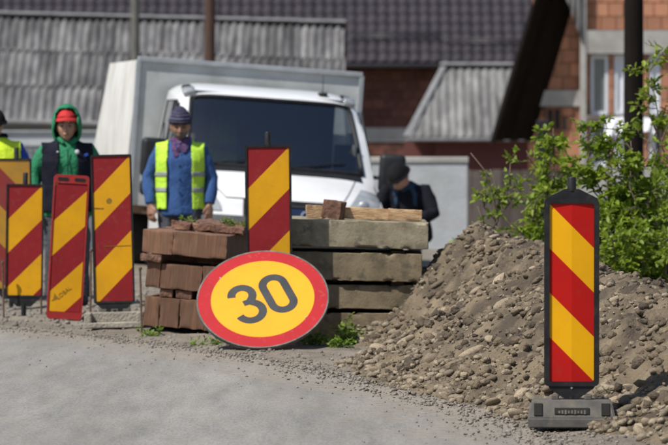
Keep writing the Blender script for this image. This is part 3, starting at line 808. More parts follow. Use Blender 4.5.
# ------------------------------------------------------------------ stack of concrete slabs
def rough_box(size, seed, amp=.006, cuts=(26, 10, 5), chip=.012):
    """box with broken, uneven edges"""
    bm = bmesh.new(); bmesh.ops.create_cube(bm, size=1.0, matrix=Matrix.Diagonal((*size, 1)))
    bmesh.ops.bevel(bm, geom=bm.edges[:], offset=chip * .35, segments=1, affect='EDGES')
    for ax, n in enumerate(cuts):
        for k in range(1, n):
            co = [0, 0, 0]; no = [0, 0, 0]; co[ax] = -size[ax] / 2 + size[ax] * k / n; no[ax] = 1
            bmesh.ops.bisect_plane(bm, geom=bm.verts[:] + bm.edges[:] + bm.faces[:], plane_co=co, plane_no=no)
    v = np.array([q.co[:] for q in bm.verts])
    d = [fbm(v[:, 0] * 14 + seed, v[:, 1] * 14, v[:, 2] * 14, 3, seed + i) for i in range(3)]
    edge = np.zeros(len(v))
    near = [np.abs(np.abs(v[:, i]) - size[i] / 2) < chip * 1.1 for i in range(3)]
    edge = ((near[0].astype(int) + near[1] + near[2]) >= 2).astype(float)
    nb = fbm(v[:, 0] * 22 + seed, v[:, 1] * 22, v[:, 2] * 22, 2, seed + 7)
    for i, q in enumerate(bm.verts):
        k = amp * (1 + 1.2 * edge[i])
        q.co += Vector((d[0][i], d[1][i], d[2][i])) * k
        if edge[i] and nb[i] > .25: q.co *= Vector((1 - chip / size[0] * 1.2, 1 - chip / size[1], 1 - chip / size[2] * 1.1)) if False else Vector((1, 1, 1))
        if edge[i] and nb[i] > .35:
            c = q.co; q.co = Vector((c.x - math.copysign(chip * .8, c.x) * near[0][i], c.y - math.copysign(chip * .8, c.y) * near[1][i], c.z - math.copysign(chip * .8, c.z) * near[2][i]))
    return bm
def bm_obj(name, bm, m_, smooth=True):
    bmesh.ops.recalc_face_normals(bm, faces=bm.faces)
    me = bpy.data.meshes.new(name); bm.to_mesh(me); bm.free()
    if smooth:
        me.polygons.foreach_set("use_smooth", [True] * len(me.polygons)); me.set_sharp_from_angle(angle=R(38))
    me.materials.append(m_)
    o = bpy.data.objects.new(name, me); col.objects.link(o); return o
Yf = 31.22
slab_names = ['topmost pale concrete slab of the stack, carrying the sawn timber offcuts', 'second concrete slab from the top of the stack',
              'third concrete slab from the top of the stack', 'lowest concrete slab of the stack, half hidden by weeds']
dp = 1.15
for k, (l, r, yt, yb) in enumerate([(256, 428.5, 221.5, 248.5), (252, 423, 252.5, 280.5), (254, 419, 285, 309), (250, 417, 313.5, 339)]):
    z1_, z0_ = PZ(yt, Yf), PZ(yb, Yf)
    if k == 3: z0_ = -.012
    x0, x1 = PX(l, Yf), PX(r, Yf)
    off = [0, .02, .05, .06][k]
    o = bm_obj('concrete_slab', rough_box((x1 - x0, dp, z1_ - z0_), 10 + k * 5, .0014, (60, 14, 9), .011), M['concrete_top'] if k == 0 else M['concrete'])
    o.location = ((x0 + x1) / 2, Yf + off + dp / 2, (z0_ + z1_) / 2 + (.008 if k == 0 else 0)); o.rotation_euler = (0, R([1.6, 1.2, .6, 0][k]), R([0, -.6, .5, 0][k]))
    tag(o, slab_names[k], 'concrete slab', 'stacked concrete slabs')
# bearers between the slabs
for k, (za, zb) in enumerate([(250.2, 252.2), (281, 284.5), (309.5, 313)]):
    for px, where in ((275, 'under its inner end'), (398, 'under its outer end')):
        z1_, z0_ = PZ(za, Yf) + .006, PZ(zb, Yf) - .006
        o = bm_obj('wooden_bearer', rough_box((.09, 1.0, z1_ - z0_), 40 + k * 3 + px, .001, (3, 10, 2), .002), M['wood_dark'])
        o.location = (PX(px, Yf), Yf + .62, (z0_ + z1_) / 2 + (0.010 if px < 300 else -.012) * (1 if k == 0 else .6))
        tag(o, 'dark wooden bearer %s between the %s' % ('behind the round sign' if px < 300 else 'beside the earth heap', ['top slab and the second slab', 'second slab and the third slab', 'third slab and the lowest slab'][k]), 'bearer', 'bearers between slabs')
# sawn offcuts lying on the top slab
zt = PZ(221.5, Yf) + .012
tilt_s = R(1.6)
def slab_top(px): return zt - math.tan(tilt_s) * (PX(px, Yf) - PX(342, Yf))
for i, (a, b_, h, dy, rz, lb, m_) in enumerate([(306.5, 325, 13, .16, 3, 'short pale offcut lying behind the dark upright block on the slab', 'fresh_wood'),
        (323, 345, 18, .10, -24, 'dark brown sawn block standing out at the middle of the offcuts', 'timber_red'),
        (341, 390, 11.5, .20, 2, 'long pale sawn board lying on the top slab', 'fresh_wood'),
        (388, 422, 11, .19, -1, 'pale board with a mossy end lying on the top slab', 'fresh_wood')]):
    Yw = Yf + dy
    hh = h / (F / Yw); ln = (b_ - a) / (F / Yw)
    o = bm_obj('timber_offcut', rough_box((ln if i != 1 else ln * .9, .13 if i != 1 else .10, hh), 60 + i, .002, (12, 4, 3), .004), M[m_])
    o.location = (PX((a + b_) / 2, Yw), Yw + .065, slab_top((a + b_) / 2) + hh / 2 + (.002 if i != 1 else .004)); o.rotation_euler = (R(-2 if i == 1 else 0), tilt_s + R([0, 7, 1.2, .4][i]), R(rz))
    tag(o, lb, 'offcut', 'sawn offcuts on the slab')
mb = MB()

# ------------------------------------------------------------------ stack of timber beams
Yt = 32.75
roll = R(4.6); yaw_t = R(-9)
org = P(143, 324, Yt); org.z = PZ(325, Yt)
sr = F / Yt
Rt_ = Euler((0, roll, yaw_t)).to_matrix()
def tpos(x, y, z): return org + Rt_ @ Vector((x, y, z))
def beam(x0, x1, z0, z1, ln, lab, seed, m_='timber', y0=0.0, group='stacked timber beams', amp=.0018, along='y', drot=0.0):
    size = (x1 - x0, ln, z1 - z0)
    o = bm_obj('timber_beam', rough_box(size, seed, amp, (9, 10, 11) if along == 'y' else (20, 5, 5), .005), M[m_])
    o.location = tpos((x0 + x1) / 2, y0 + ln / 2, (z0 + z1) / 2); o.rotation_euler = (0, roll, yaw_t + drot)
    tag(o, lab, 'timber beam', group); return o
u = lambda px: px / sr
layers = []
# bottom layer: four ends
hb = u(29.5); x = 0
for i, wpx in enumerate([16, 20, 26, 42]):
    beam(x, x + u(wpx) - .003, 0, hb - .005 * (i % 2), 1.2, ['narrowest brown timber beam of the bottom layer, beside the thin stake', 'second timber beam from the thin stake in the bottom layer', 'third timber beam from the thin stake in the bottom layer', 'wide timber beam of the bottom layer hidden behind the round sign'][i], 100 + i, y0=random.uniform(-.008, .008)); x += u(wpx)
# packing pieces
for i, (a, b_) in enumerate([(14, 27), (30, 46), (60, 80)]):
    beam(u(a), u(b_), hb + .001, hb + u(8.5), .5, ['short packing piece nearest the thin stake under the middle timber layer', 'short packing piece beside the round sign under the middle timber layer', 'packing piece behind the round sign under the middle timber layer'][i], 110 + i, y0=.02, m_='timber_red')
z2 = hb + u(8.8)
h2 = u(25.5); x = u(-1)
for i, wpx in enumerate([14.5, 43, 26]):
    beam(x, x + u(wpx) - .003, z2, z2 + h2 - .004 * (i % 2), 1.2, ['narrow brown timber beam at the stake side of the middle layer', 'widest brown timber beam in the middle layer of the stack', 'brown timber beam of the middle layer partly hidden by the round sign'][i], 120 + i, y0=random.uniform(-.01, .006)); x += u(wpx)
# cross bearer, seen as a thin reddish board
o = beam(u(-7), u(88), z2 + h2 + .001, z2 + h2 + u(8.0), .14, 'thin cross bearer lying under the top timber layer', 130, 'timber_red', y0=.34)
o = beam(u(-7), u(14), z2 + h2 + .002, z2 + h2 + u(7.6), .10, 'short reddish board poking out of the stack under the top timber layer', 131, 'timber_red', y0=-.03)
o = beam(u(0), u(84), z2 + h2 + .001, z2 + h2 + u(8.0), .14, 'cross bearer near the far ends of the top timber layer', 132, 'timber_red', y0=.95)
z3 = z2 + h2 + u(8.4); h3 = u(23.5); x = u(-7)
for i, wpx in enumerate([31, 55]):
    beam(x, x + u(wpx) - .0025, z3, z3 + h3 + .003 * (i % 2), 1.25, ['narrower brown timber beam in the top layer of the stack', 'wide brown timber beam with a shaded flank in the top layer of the stack'][i], 140 + i, y0=random.uniform(-.004, .004)); x += u(wpx)
z4 = z3 + h3 + .006
beam(u(15), u(34), z4, z4 + u(7.5), 1.0, 'crumbling reddish beam lying on top of the timber stack, its end beside the van', 150, 'timber_red', y0=.28, amp=.007)
beam(u(35), u(88), z4, z4 + u(8), .9, 'wide crumbling reddish beam with weeds lying on top of the timber stack', 151, 'timber_red', y0=.30, amp=.009)
STACK_TOP = [tpos(u(px), .42, z4 + u(8)) for px in (28, 70, 84)]

# ------------------------------------------------------------------ weeds
def leaf_mesh(name, pos, nrm, size, asp=.5, tip=None):
    """one mesh of many folded leaves; pos, nrm, direction arrays"""
    n = len(pos); d = tip if tip is not None else rng.normal(size=(n, 3))
    d = d / np.linalg.norm(d, axis=1)[:, None]
    side = np.cross(d, nrm); side /= (np.linalg.norm(side, axis=1)[:, None] + 1e-9)
    up = np.cross(side, d)
    L_ = size[:, None]; W_ = L_ * asp
    v = np.stack([pos, pos + d * L_ * .32 + side * W_ * .46 + up * L_ * .07, pos + d * L_ * .72 + side * W_ * .36 + up * L_ * .05, pos + d * L_ - up * L_ * .06,
                  pos + d * L_ * .72 - side * W_ * .36 + up * L_ * .05, pos + d * L_ * .32 - side * W_ * .46 + up * L_ * .07], 1).reshape(-1, 3)
    b0 = (np.arange(n) * 6)[:, None]
    f = np.concatenate([b0 + np.array([[0, 1, 2, 3]]), b0 + np.array([[0, 3, 4, 5]])], 0)
    me = bpy.data.meshes.new(name)
    me.vertices.add(len(v)); me.vertices.foreach_set("co", v.ravel())
    me.loops.add(f.size); me.loops.foreach_set("vertex_index", f.ravel())
    me.polygons.add(len(f)); me.polygons.foreach_set("loop_start", np.arange(0, f.size, 4)); me.polygons.foreach_set("loop_total", np.full(len(f), 4))
    me.update(); me.validate(); return me

def bush(name, loc, stems, lab, cat, leaf_size, m_leaf, m_bark, twig_len=.35, twigs=9, leaves=14, r0=.012, group=None, asp=.55, spread=.05, twig2=3, start=.2, base_r=.12):
    root = thing(name, lab, cat, loc, group=group)
    mb = MB(); P_, N_, D_ = [], [], []
    def wander(a, b_, k, amp):
        a = Vector(a); b_ = Vector(b_); out = []
        for i in range(k + 1):
            t = i / k; q = a.lerp(b_, t) + Vector((random.gauss(0, 1), random.gauss(0, 1), random.gauss(0, .5))) * amp * math.sin(math.pi * min(t, .8)); out.append(q)
        return out
    for tip in stems:
        base = Vector((random.uniform(-base_r, base_r), random.uniform(-base_r, base_r), -.03))
        pts_ = wander(base, tip, 8, .06 * Vector(tip).length)
        mb.tube(pts_, [r0 * (1 - .8 * i / 8) + .0015 for i in range(9)], 5)
        Ls = (Vector(tip) - base).length
        for t in range(twigs):
            f = random.uniform(start, 1.0); i = min(7, int(f * 8)); q = pts_[i].lerp(pts_[i + 1], f * 8 - i)
            dirv = Vector((random.gauss(0, 1), random.gauss(0, 1), random.gauss(.45, .5))).normalized()
            ln = twig_len * random.uniform(.4, 1.1) * (1.15 - .5 * f)
            tw = wander(q, q + dirv * ln, 4, .02)
            mb.tube(tw, [.004, .0035, .003, .002, .0012], 4)
            subs = [tw]
            for k in range(twig2):
                g = random.uniform(.2, .9); j = min(3, int(g * 4)); q2 = tw[j].lerp(tw[j + 1], g * 4 - j)
                d2 = (dirv * .5 + Vector((random.gauss(0, .7), random.gauss(0, .7), random.gauss(.1, .6)))).normalized()
                t2 = wander(q2, q2 + d2 * ln * .5, 3, .01); mb.tube(t2, [.0025, .002, .0015, .001], 4); subs.append(t2)
            for sp in subs:
                for k in range(leaves):
                    g = random.uniform(.15, 1.0) ** .7 * (len(sp) - 1); j = min(len(sp) - 2, int(g)); q2 = sp[j].lerp(sp[j + 1], g - j)
                    ax = (sp[-1] - sp[0]).normalized()
                    d3 = (ax * .5 + Vector((random.gauss(0, .7), random.gauss(0, .7), random.gauss(0, .5)))).normalized()
                    P_.append(q2); D_.append(d3); N_.append(Vector((random.gauss(0, .5), random.gauss(0, .5), 1)).normalized())
    mb.build('stems', m_bark, root, True)
    n = len(P_)
    me = leaf_mesh('leaves', np.array([p[:] for p in P_]), np.array([p[:] for p in N_]), leaf_size * (.4 + .95 * rng.random(n) ** 1.3), asp, np.array([p[:] for p in D_]))
    tag(link('leaves', me, m_leaf, root), kind='stuff')
    return root
def weed(px, py, Y, hgt, n, lab, size=.035, spread=.12, z=None, lean=(0, 0)):
    q = P(px, py, Y); zz_ = float(ground_z(q.x, Y)) if z is None else z
    st = [(random.gauss(0, spread) + lean[0], random.gauss(0, spread * .6) + lean[1], hgt * random.uniform(.5, 1.1)) for _ in range(n)]
    return bush('weed', (q.x, Y, zz_), st, lab, 'weed', size, M['weed'], M['weed'], .08, 5, 4, .002, 'weeds among the building materials', twig2=0, base_r=.02)
weed(362, 330, 30.95, .15, 6, 'leafy weed leaning out from under the concrete slabs', .032, .05, lean=(-.14, 0))
weed(346, 345, 30.75, .08, 8, 'low weed patch at the foot of the concrete slabs', .04, .12)
weed(312, 349, 30.55, .06, 7, 'low weed patch beneath the round sign where the slabs begin', .035, .12)
weed(332, 347, 30.3, .05, 7, 'flat weed between the round sign and the stones of the heap', .035, .10)
weed(152, 331, 32.2, .05, 5, 'tiny weed at the foot of the timber stack', .03, .06)
weed(200, 347, 30.8, .035, 5, 'tiny weed in the gravel in front of the timber stack', .025, .10)
for q, h, n, lb in zip(STACK_TOP, (.07, .05, .07), (3, 6, 5), ('sprig of weed growing on top of the timber stack beside the blue jacket', 'low weed growing on the wide crumbling beam', 'weed growing on the crumbling beam beside the black framed beacon')):
    st = [(random.gauss(0, .05), random.gauss(0, .04), h * random.uniform(.5, 1.1)) for _ in range(n)]
    bush('weed', q - Vector((0, 0, .008)), st, lb, 'weed', .022, M['weed'], M['weed'], .04, 4, 3, .0015, 'weeds among the building materials', twig2=0, base_r=.03)

# ------------------------------------------------------------------ van with a cargo box
YV = 45.0
van = thing('box_van', 'white crew cab van with a grey cargo box parked behind the slab stack', 'van', (PX(281, YV), YV, float(ground_z(PX(270, YV), YV)) + .0), (0, R(4.0), R(9.5)))
prof = [(.10, .27), (.03, .32), (.0, .40), (.0, .52), (.03, .60), (.055, .64), (.075, .72), (.10, .78), (.16, .83), (.26, .88), (.38, .935), (.52, .99), (.66, 1.045), (.80, 1.10)]
WS0 = len(prof) - 1
for k in range(1, 9): prof.append((.80 + .66 * k / 8, 1.10 + .70 * k / 8 + .03 * math.sin(math.pi * k / 8)))
WS1 = len(prof) - 1
prof += [(1.56, 1.855), (1.70, 1.895), (1.95, 1.93), (2.3, 1.945), (2.55, 1.945)]
NU = 33
def hw(z, y): return 1.05 - .125 * max(0, min(1, (z - 1.0) / .9)) ** 1.1 - .02 * max(0, (.5 - z))
def vpt(i, u, out=0.0):
    y, z = prof[i]
    fr = max(0, 1 - y / 2.3)
    au = abs(u)
    yy = y + .24 * fr * au ** 2.4
    zz_ = z - (.05 + .05 * (z > 1.7)) * au ** 9
    if z < 1.1 and z > .7: zz_ -= .05 * au ** 4 * (y / .8)
    x = u * hw(z, y)
    if i >= WS1: x = u * (hw(z, y) - .0)
    return Vector((x, yy - out * .85, zz_ + out * .5))
us = [math.copysign(1 - (1 - abs(t)) ** 1.25, t) for t in np.linspace(-1, 1, NU)]
vs = []; fs = []
NP = len(prof)
for i in range(NP):
    for u_ in us: vs.append(vpt(i, u_))
jl = min(j for j in range(NU) if us[j] > -.905); jr = max(j for j in range(NU) if us[j] < .905)
grille_faces = []
for i in range(NP - 1):
    for j in range(NU - 1):
        if WS0 <= i < WS1 and jl <= j < jr: continue
        a = i * NU + j; fs.append((a, a + 1, a + NU + 1, a + NU))
mb = MB(); mb.faces(vs, fs)
# flanks
for sgn, j in ((-1, 0), (1, NU - 1)):
    ed = [vpt(i, sgn) for i in range(NP)] + [Vector((sgn * hw(1.2, 2.5), 2.55, 1.0)), Vector((sgn * .955, 2.55, .27))]
    # a slightly bulged flank strip by strip, closed to the rear
    front = [vpt(i, sgn) for i in range(NP)]
    rear = [Vector((sgn * hw(p_.z, 2.5), 2.55, p_.z)) for p_ in front]
    v2 = []; f2 = []
    for a_, b_ in zip(front, rear):
        for t in (0, .33, .66, 1): q = a_.lerp(b_, t); v2.append(q + Vector((sgn * .02 * math.sin(math.pi * t), 0, 0)))
    for i in range(NP - 1):
        for t in range(3):
            a = i * 4 + t; f2.append((a, a + 1, a + 5, a + 4))
    mb.faces(v2, f2)
bmesh.ops.remove_doubles(mb.bm, verts=mb.bm.verts, dist=.002)
body = mb.build('body', M['van_white'], van, True, angle=50)
def patch(i0, i1, u0, u1, out, n=14):
    v2 = []; f2 = []; k = i1 - i0 + 1
    for i in range(i0, i1 + 1):
        for t in range(n): v2.append(vpt(i, u0 + (u1 - u0) * t / (n - 1), out))
    for i in range(k - 1):
        for t in range(n - 1):
            a = i * n + t; f2.append((a, a + 1, a + n + 1, a + n))
    return MB().faces(v2, f2)
patch(WS0, WS1, us[jl], us[jr], .004, 20).build('windscreen', M['glass'], van, True)
# rubber surround
mb = MB()
loop = [vpt(i, us[jl], .008) for i in range(WS0, WS1 + 1)] + [vpt(WS1, us[j], .008) for j in range(jl, jr + 1)] + [vpt(i, us[jr], .008) for i in range(WS1, WS0 - 1, -1)] + [vpt(WS0, us[j], .008) for j in range(jr, jl - 1, -1)]
mb.tube(loop + [loop[0]], .022, 6, caps=False); mb.build('windscreen_seal', M['van_black'], van, True)
# lower cowl and wipers
patch(WS0 - 1, WS0, -.86, .86, .006).build('cowl', M['van_black'], van, True)
for x0, x1 in ((-.62, -.02), (.12, .72)):
    a = vpt(WS0, x0, .03); b_ = vpt(WS0 + 1, x1, .03)
    MB().tube([a, a.lerp(b_, .5) + Vector((0, -.01, 0)), b_], [.010, .008, .006], 5).build('wiper', M['van_black'], van)
# interior
cab_in = MB(); cab_in.box((0, 2.30, 1.05), (1.62, .04, 1.5)); cab_in.box((0, 1.6, .50), (1.7, 1.4, .05)); cab_in.box((0, 1.95, 1.84), (1.55, .75, .03))
cab_in.build('cab_lining', M['interior'], van)
for sgn in (-1, 1): MB().box((sgn * .84, 1.65, .95), (.03, 1.2, .9)).build('door_card', M['interior'], van)
MB().prism([(.75, .7), (1.35, .7), (1.30, 1.0), (1.10, 1.07), (.86, 1.06)], -.80, .80, 'x', .02).build('dashboard', M['interior'], van)
for x in (-.42, .42, .05):
    se = MB().box((x, 2.0, 1.12), (.44, .14, .62), (R(-8), 0, 0), .05, 2).build('seat_back', M['seat'], van, True)
    MB().box((x, 1.97, 1.52), (.24, .09, .17), None, .03, 2).build('headrest', M['seat'], se, True)
th = [(.42 + .19 * math.cos(a), 1.33 + .12 * math.sin(a), 1.13 + .15 * math.sin(a)) for a in np.linspace(0, 2 * math.pi, 25)]
sw_ = MB(); sw_.tube(th, .014, 6, caps=False); sw_.tube([(.24, 1.33, 1.13), (.42, 1.36, 1.12), (.60, 1.33, 1.13)], .014, 6); sw_.build('steering_wheel', M['van_black'], van, True)
# grille, bumper, lamps
patch(4, 7, -.40, .40, .008).build('grille', M['van_black'], van, True)
for k in range(3):
    v2 = [vpt(5 + k, u_, .016) for u_ in np.linspace(-.39, .39, 15)] if k < 2 else [vpt(4, u_, .016) for u_ in np.linspace(-.39, .39, 15)]
    MB().tube(v2, .007, 5).build('grille_bar', M['bumper'], van, True)
patch(0, 4, -.999, .999, .012, 30).build('bumper', M['bumper'], van, True)
def lamp_patch(sgn):
    # tall swept headlamp climbing from the grille up the wing
    n = 8; v2 = []; f2 = []
    for r_ in range(9):
        t = r_ / 8; fi = 5 + t * 5.4; i = int(fi); fr = fi - i
        lo_, hi_ = .60 + .20 * t ** 1.3, .93 + .055 * t
        for c in range(n):
            u_ = sgn * (lo_ + (hi_ - lo_) * c / (n - 1)); v2.append(vpt(i, u_, .012).lerp(vpt(i + 1, u_, .012), fr) + Vector((0, -.012 * math.sin(math.pi * c / (n - 1)) * math.sin(math.pi * t), 0)))
    for r_ in range(8):
        for c in range(n - 1):
            a = r_ * n + c; f2.append((a, a + 1, a + n + 1, a + n))
    hl = MB().faces(v2, f2).build('headlight', M['lamp'], van, True)
    mid_ = v2[3 * n + 3]
    MB().ball(mid_ + Vector((0, -.012, 0)), (.06, .022, .055), 2).build('reflector', M['alu'], hl, True)
for sgn in (-1, 1): lamp_patch(sgn)
pl = MB().box((.06, -.022, .475 + .17), (.54, .014, .125), (R(-4), 0, 0), .004).build('number_plate', M['plate'], van)
text_obj('plate_lettering', 'CD', .118, M['plate_letter'], pl, (.235, -.0305, .645), (R(90), 0, 0))
for sgn in (-1, 1):
    MB().tube([vpt(i, sgn * (.56 + .26 * (i - 7) / (WS0 - 7)), .002) for i in range(7, WS0 + 1)], .005, 5).build('bonnet_seam', M['van_black'], van)
MB().tube([vpt(7, u_, .003) for u_ in np.linspace(-.56, .56, 17)], .005, 5).build('bonnet_seam', M['van_black'], van)
# side windows on both flanks, door seams and handle
for sgn in (-1, 1):
    for y0, y1, zb, sl in ((1.20, 1.66, 1.15, .33), (1.76, 2.30, 1.15, .0)):
        sh = lambda y, z: Vector((sgn * (hw(z, 1.5) + .017), y, z))
        q = [sh(y0, zb), sh(y1, zb), sh(y1, 1.74), sh(y0 + sl, 1.74)]
        mb = MB(); t = [p_ - Vector((sgn * .012, 0, 0)) for p_ in q]
        mb.faces(q + t, [(0, 1, 2, 3), (7, 6, 5, 4), (0, 4, 5, 1), (1, 5, 6, 2), (2, 6, 7, 3), (3, 7, 4, 0)])
        sw = mb.build('side_window', M['house_glass'], van)
        MB().tube(q + [q[0]], .011, 5, caps=False).build('window_seal', M['van_black'], sw, True)
    MB().box((sgn * 1.06, 1.71, .95), (.012, .014, 1.1)).build('door_seam', M['van_black'], van)
    MB().box((sgn * 1.066, 1.60, 1.02), (.03, .14, .035), None, .008).build('door_handle', M['van_black'], van)
    MB().box((sgn * 1.063, 1.6, .62), (.03, 1.6, .09), None, .01).build('side_trim', M['bumper'], van)
    # mirror: two heads, one above the other, on two arms
    mx = sgn * 1.235
    mr = MB(); 
    mr.box((mx, 1.02, 1.13), (.27, .13, .40), (0, 0, R(-6 * sgn)), .05, 3)
    mr = mr.build('mirror', M['van_black'], van, True)
    if sgn > 0: mr['label'] = 'tall black door mirror with an extra lower head'
    MB().box((mx, 1.02, .82), (.25, .12, .16), (0, 0, R(-6 * sgn)), .045, 3).build('lower_mirror', M['van_black'], mr, True)
    for z in (1.08, .90):
        MB().tube([(sgn * .99, 1.14, z), (sgn * 1.10, 1.07, z), (mx, 1.04, z)], .02, 7).build('mirror_arm', M['van_black'], mr, True)
    # roof corner lamp and rail
    base = vpt(WS1 + 1, sgn * .90, .0)
    rl_ = MB(); rl_.box(base + Vector((0, .0, .018)), (.13, .13, .075), (R(25), R(12 * sgn), 0), .022, 2); rl_ = rl_.build('roof_lamp', M['lamp_clear'], van, True)
    MB().box(base + Vector((-sgn * .008, .17, .055)), (.10, .28, .05), (R(8), R(12 * sgn), 0), .02, 2).build('lamp_housing', M['van_black'], rl_, True)
q = vpt(WS1 + 2, .62)
MB().tube([q, q + Vector((0, .04, .22))], [.006, .003], 5).build('aerial', M['van_black'], van)
MB().box(q + Vector((0, 0, .012)), (.09, .12, .04), None, .015, 2).build('aerial_base', M['van_black'], van, True)
# wheels
for sgn in (-1, 1):
    for y in (.75, 4.9):
        dz = .31 + sgn * .07 * .8
        mb = MB(); mb.tube([(sgn * .98, y, dz), (sgn * .96, y, dz), (sgn * .78, y, dz), (sgn * .76, y, dz)], [.27, .31, .31, .27], 24); tw = mb.build('wheel', M['tyre'], van, True, angle=40)
        MB().tube([(sgn * .975, y, dz), (sgn * .985, y, dz)], [.19, .17], 18).build('rim', M['alu'], tw)
MB().box((0, 3.6, .50), (.9, 5.6, .16)).build('chassis', M['van_black'], van)
# cargo box
bx0, bx1, bz0, bz1, by0 = -1.25, 1.14, .62, 2.15, 2.72
cb_ = MB().box(((bx0 + bx1) / 2, by0, (bz0 + bz1) / 2), (bx1 - bx0, .04, bz1 - bz0)).build('cargo_box', M['box_grey'], van)
MB().box(((bx0 + bx1) / 2, by0 - .012, bz1 + .012), (bx1 - bx0 + .02, .09, .055), None, .008).build('top_rail', M['alu'], cb_)
for x in (bx0, bx1): MB().box((x, by0 - .014, (bz0 + bz1) / 2), (.05, .08, bz1 - bz0), None, .006).build('corner_post', M['alu'], cb_)
# tarpaulin sides: pleated, the rear edge raking back towards the floor
for x, sgn in ((bx0, -1), (bx1, 1)):
    v2 = []; f2 = []; nyy, nzz = 40, 12
    for r_ in range(nzz + 1):
        t = r_ / nzz; ln = 2.55 + 1.3 * (1 - t)
        for c in range(nyy + 1):
            y = by0 + .05 + ln * c / nyy
            v2.append((x + sgn * (.010 + .014 * math.sin(c * 1.25 + .6 * math.sin(t * 4)) + .05 * math.sin(math.pi * t) * math.sin(math.pi * c / nyy) + .02 * (1 - t)), y, bz0 + (bz1 - bz0) * t))
    for r_ in range(nzz):
        for c in range(nyy):
            a = r_ * (nyy + 1) + c; f2.append((a, a + 1, a + nyy + 2, a + nyy + 1))
    MB().faces(v2, f2).build('side_tarpaulin', M['tarp'], cb_, True)
MB().faces([(bx0, by0, bz1), (bx1, by0, bz1), (bx1, by0 + 2.6, bz1), (bx0, by0 + 2.6, bz1)], [(0, 1, 2, 3)]).build('roof_tarpaulin', M['tarp'], cb_)
MB().faces([(bx0, by0 + 2.6, bz1), (bx1, by0 + 2.6, bz1), (bx1, by0 + 3.9, bz0), (bx0, by0 + 3.9, bz0)], [(0, 1, 2, 3)]).build('rear_tarpaulin', M['tarp'], cb_)
MB().box(((bx0 + bx1) / 2, by0 + 1.95, bz0 - .04), (bx1 - bx0, 3.9, .09)).build('load_floor', M['wood_dark'], cb_)

Rv = Euler(van.rotation_euler).to_matrix(); Vv = Vector(van.location)
def in_van(x, y, z): return Vv + Rv @ Vector((x, y, z))
# things lying inside the windscreen
vb = thing('bottle', 'pale green bottle standing on the van dashboard behind the windscreen', 'bottle', in_van(.17, 1.12, 1.055), van.rotation_euler)
MB().tube([(0, 0, 0), (0, 0, .01), (0, 0, .19), (0, 0, .235), (0, 0, .27)], [.036, .042, .042, .018, .015], 12).build('flask', M['bottle'], vb, True)
MB().tube([(0, 0, .27), (0, 0, .295)], .018, 10).build('cap', M['white_cloth'], vb)
pa = MB().box((0, 0, 0), (.24, .20, .004)).build('paper_sheet', M['paper'], None); pa.location = in_van(-.42, .98, 1.068); pa.rotation_euler = Euler((R(4), R(4), R(25)))
tag(pa, 'white paper sheet lying on the van dashboard behind the windscreen', 'paper')
vv = thing('hanging_vest', 'yellow green safety vest draped over a seat inside the van', 'safety vest', in_van(-.42, 1.90, 1.05), van.rotation_euler)
v2 = []; f2 = []
for r_ in range(9):
    for c in range(11):
        t = r_ / 8; x = (c / 10 - .5) * (.34 - .10 * t); v2.append((x, -.06 - .03 * math.sin(c * 1.9) - .10 * t * 0 + .05 * t, .02 + .55 * t))
for r_ in range(8):
    for c in range(10): a = r_ * 11 + c; f2.append((a, a + 1, a + 12, a + 11))
MB().faces(v2, f2).build('fabric', M['yellow_vest'], vv, True)
MB().box((0, -.085, .25), (.28, .012, .045)).build('reflective_band', M['reflective'], vv)

# ------------------------------------------------------------------ people
def remesh(mb, voxel, smooth=8, wr=0.0, seed=0, wscale=9.0, stretch=(1, 1, 1)):
    me = bpy.data.meshes.new('t'); bmesh.ops.recalc_face_normals(mb.bm, faces=mb.bm.faces); mb.bm.to_mesh(me); mb.bm.free()
    o = bpy.data.objects.new('t', me); col.objects.link(o)
    r = o.modifiers.new('r', 'REMESH'); r.mode = 'VOXEL'; r.voxel_size = voxel
    if smooth:
        s_ = o.modifiers.new('s', 'SMOOTH'); s_.factor = .5; s_.iterations = smooth
    dg = bpy.context.evaluated_depsgraph_get(); out = bpy.data.meshes.new_from_object(o.evaluated_get(dg))
    bpy.data.objects.remove(o); bpy.data.meshes.remove(me)
    if wr:
        n = len(out.vertices); v = np.empty(n * 3); out.vertices.foreach_get("co", v); v = v.reshape(-1, 3)
        nr = np.empty(n * 3); out.vertices.foreach_get("normal", nr); nr = nr.reshape(-1, 3)
        d = fbm(v[:, 0] * wscale * stretch[0] + seed, v[:, 1] * wscale * stretch[1], v[:, 2] * wscale * stretch[2], 3, seed)
        d = np.abs(d) ** .8 * np.sign(d)
        v = v + nr * (d * wr)[:, None]; out.vertices.foreach_set("co", v.ravel()); out.update()
    out.polygons.foreach_set("use_smooth", [True] * len(out.polygons))
    return out
def cut(me, pred):
    """copy of a mesh that keeps only faces whose centre passes pred"""
    bm = bmesh.new(); bm.from_mesh(me)
    bmesh.ops.delete(bm, geom=[f for f in bm.faces if not pred(f.calc_center_median())], context='FACES')
    out = bpy.data.meshes.new('c'); bm.to_mesh(out); bm.free()
    out.polygons.foreach_set("use_smooth", [True] * len(out.polygons)); return out
def inflate(me, d):
    n = len(me.vertices); v = np.empty(n * 3); me.vertices.foreach_get("co", v); nr = np.empty(n * 3); me.vertices.foreach_get("normal", nr)
    out = me.copy(); out.vertices.foreach_set("co", v + nr * d); out.update(); return out
def shell(name, me, m_, parent, th=.006):
    o = link(name, me, m_, parent); s_ = o.modifiers.new('thick', 'SOLIDIFY'); s_.thickness = th; s_.offset = 1; return o

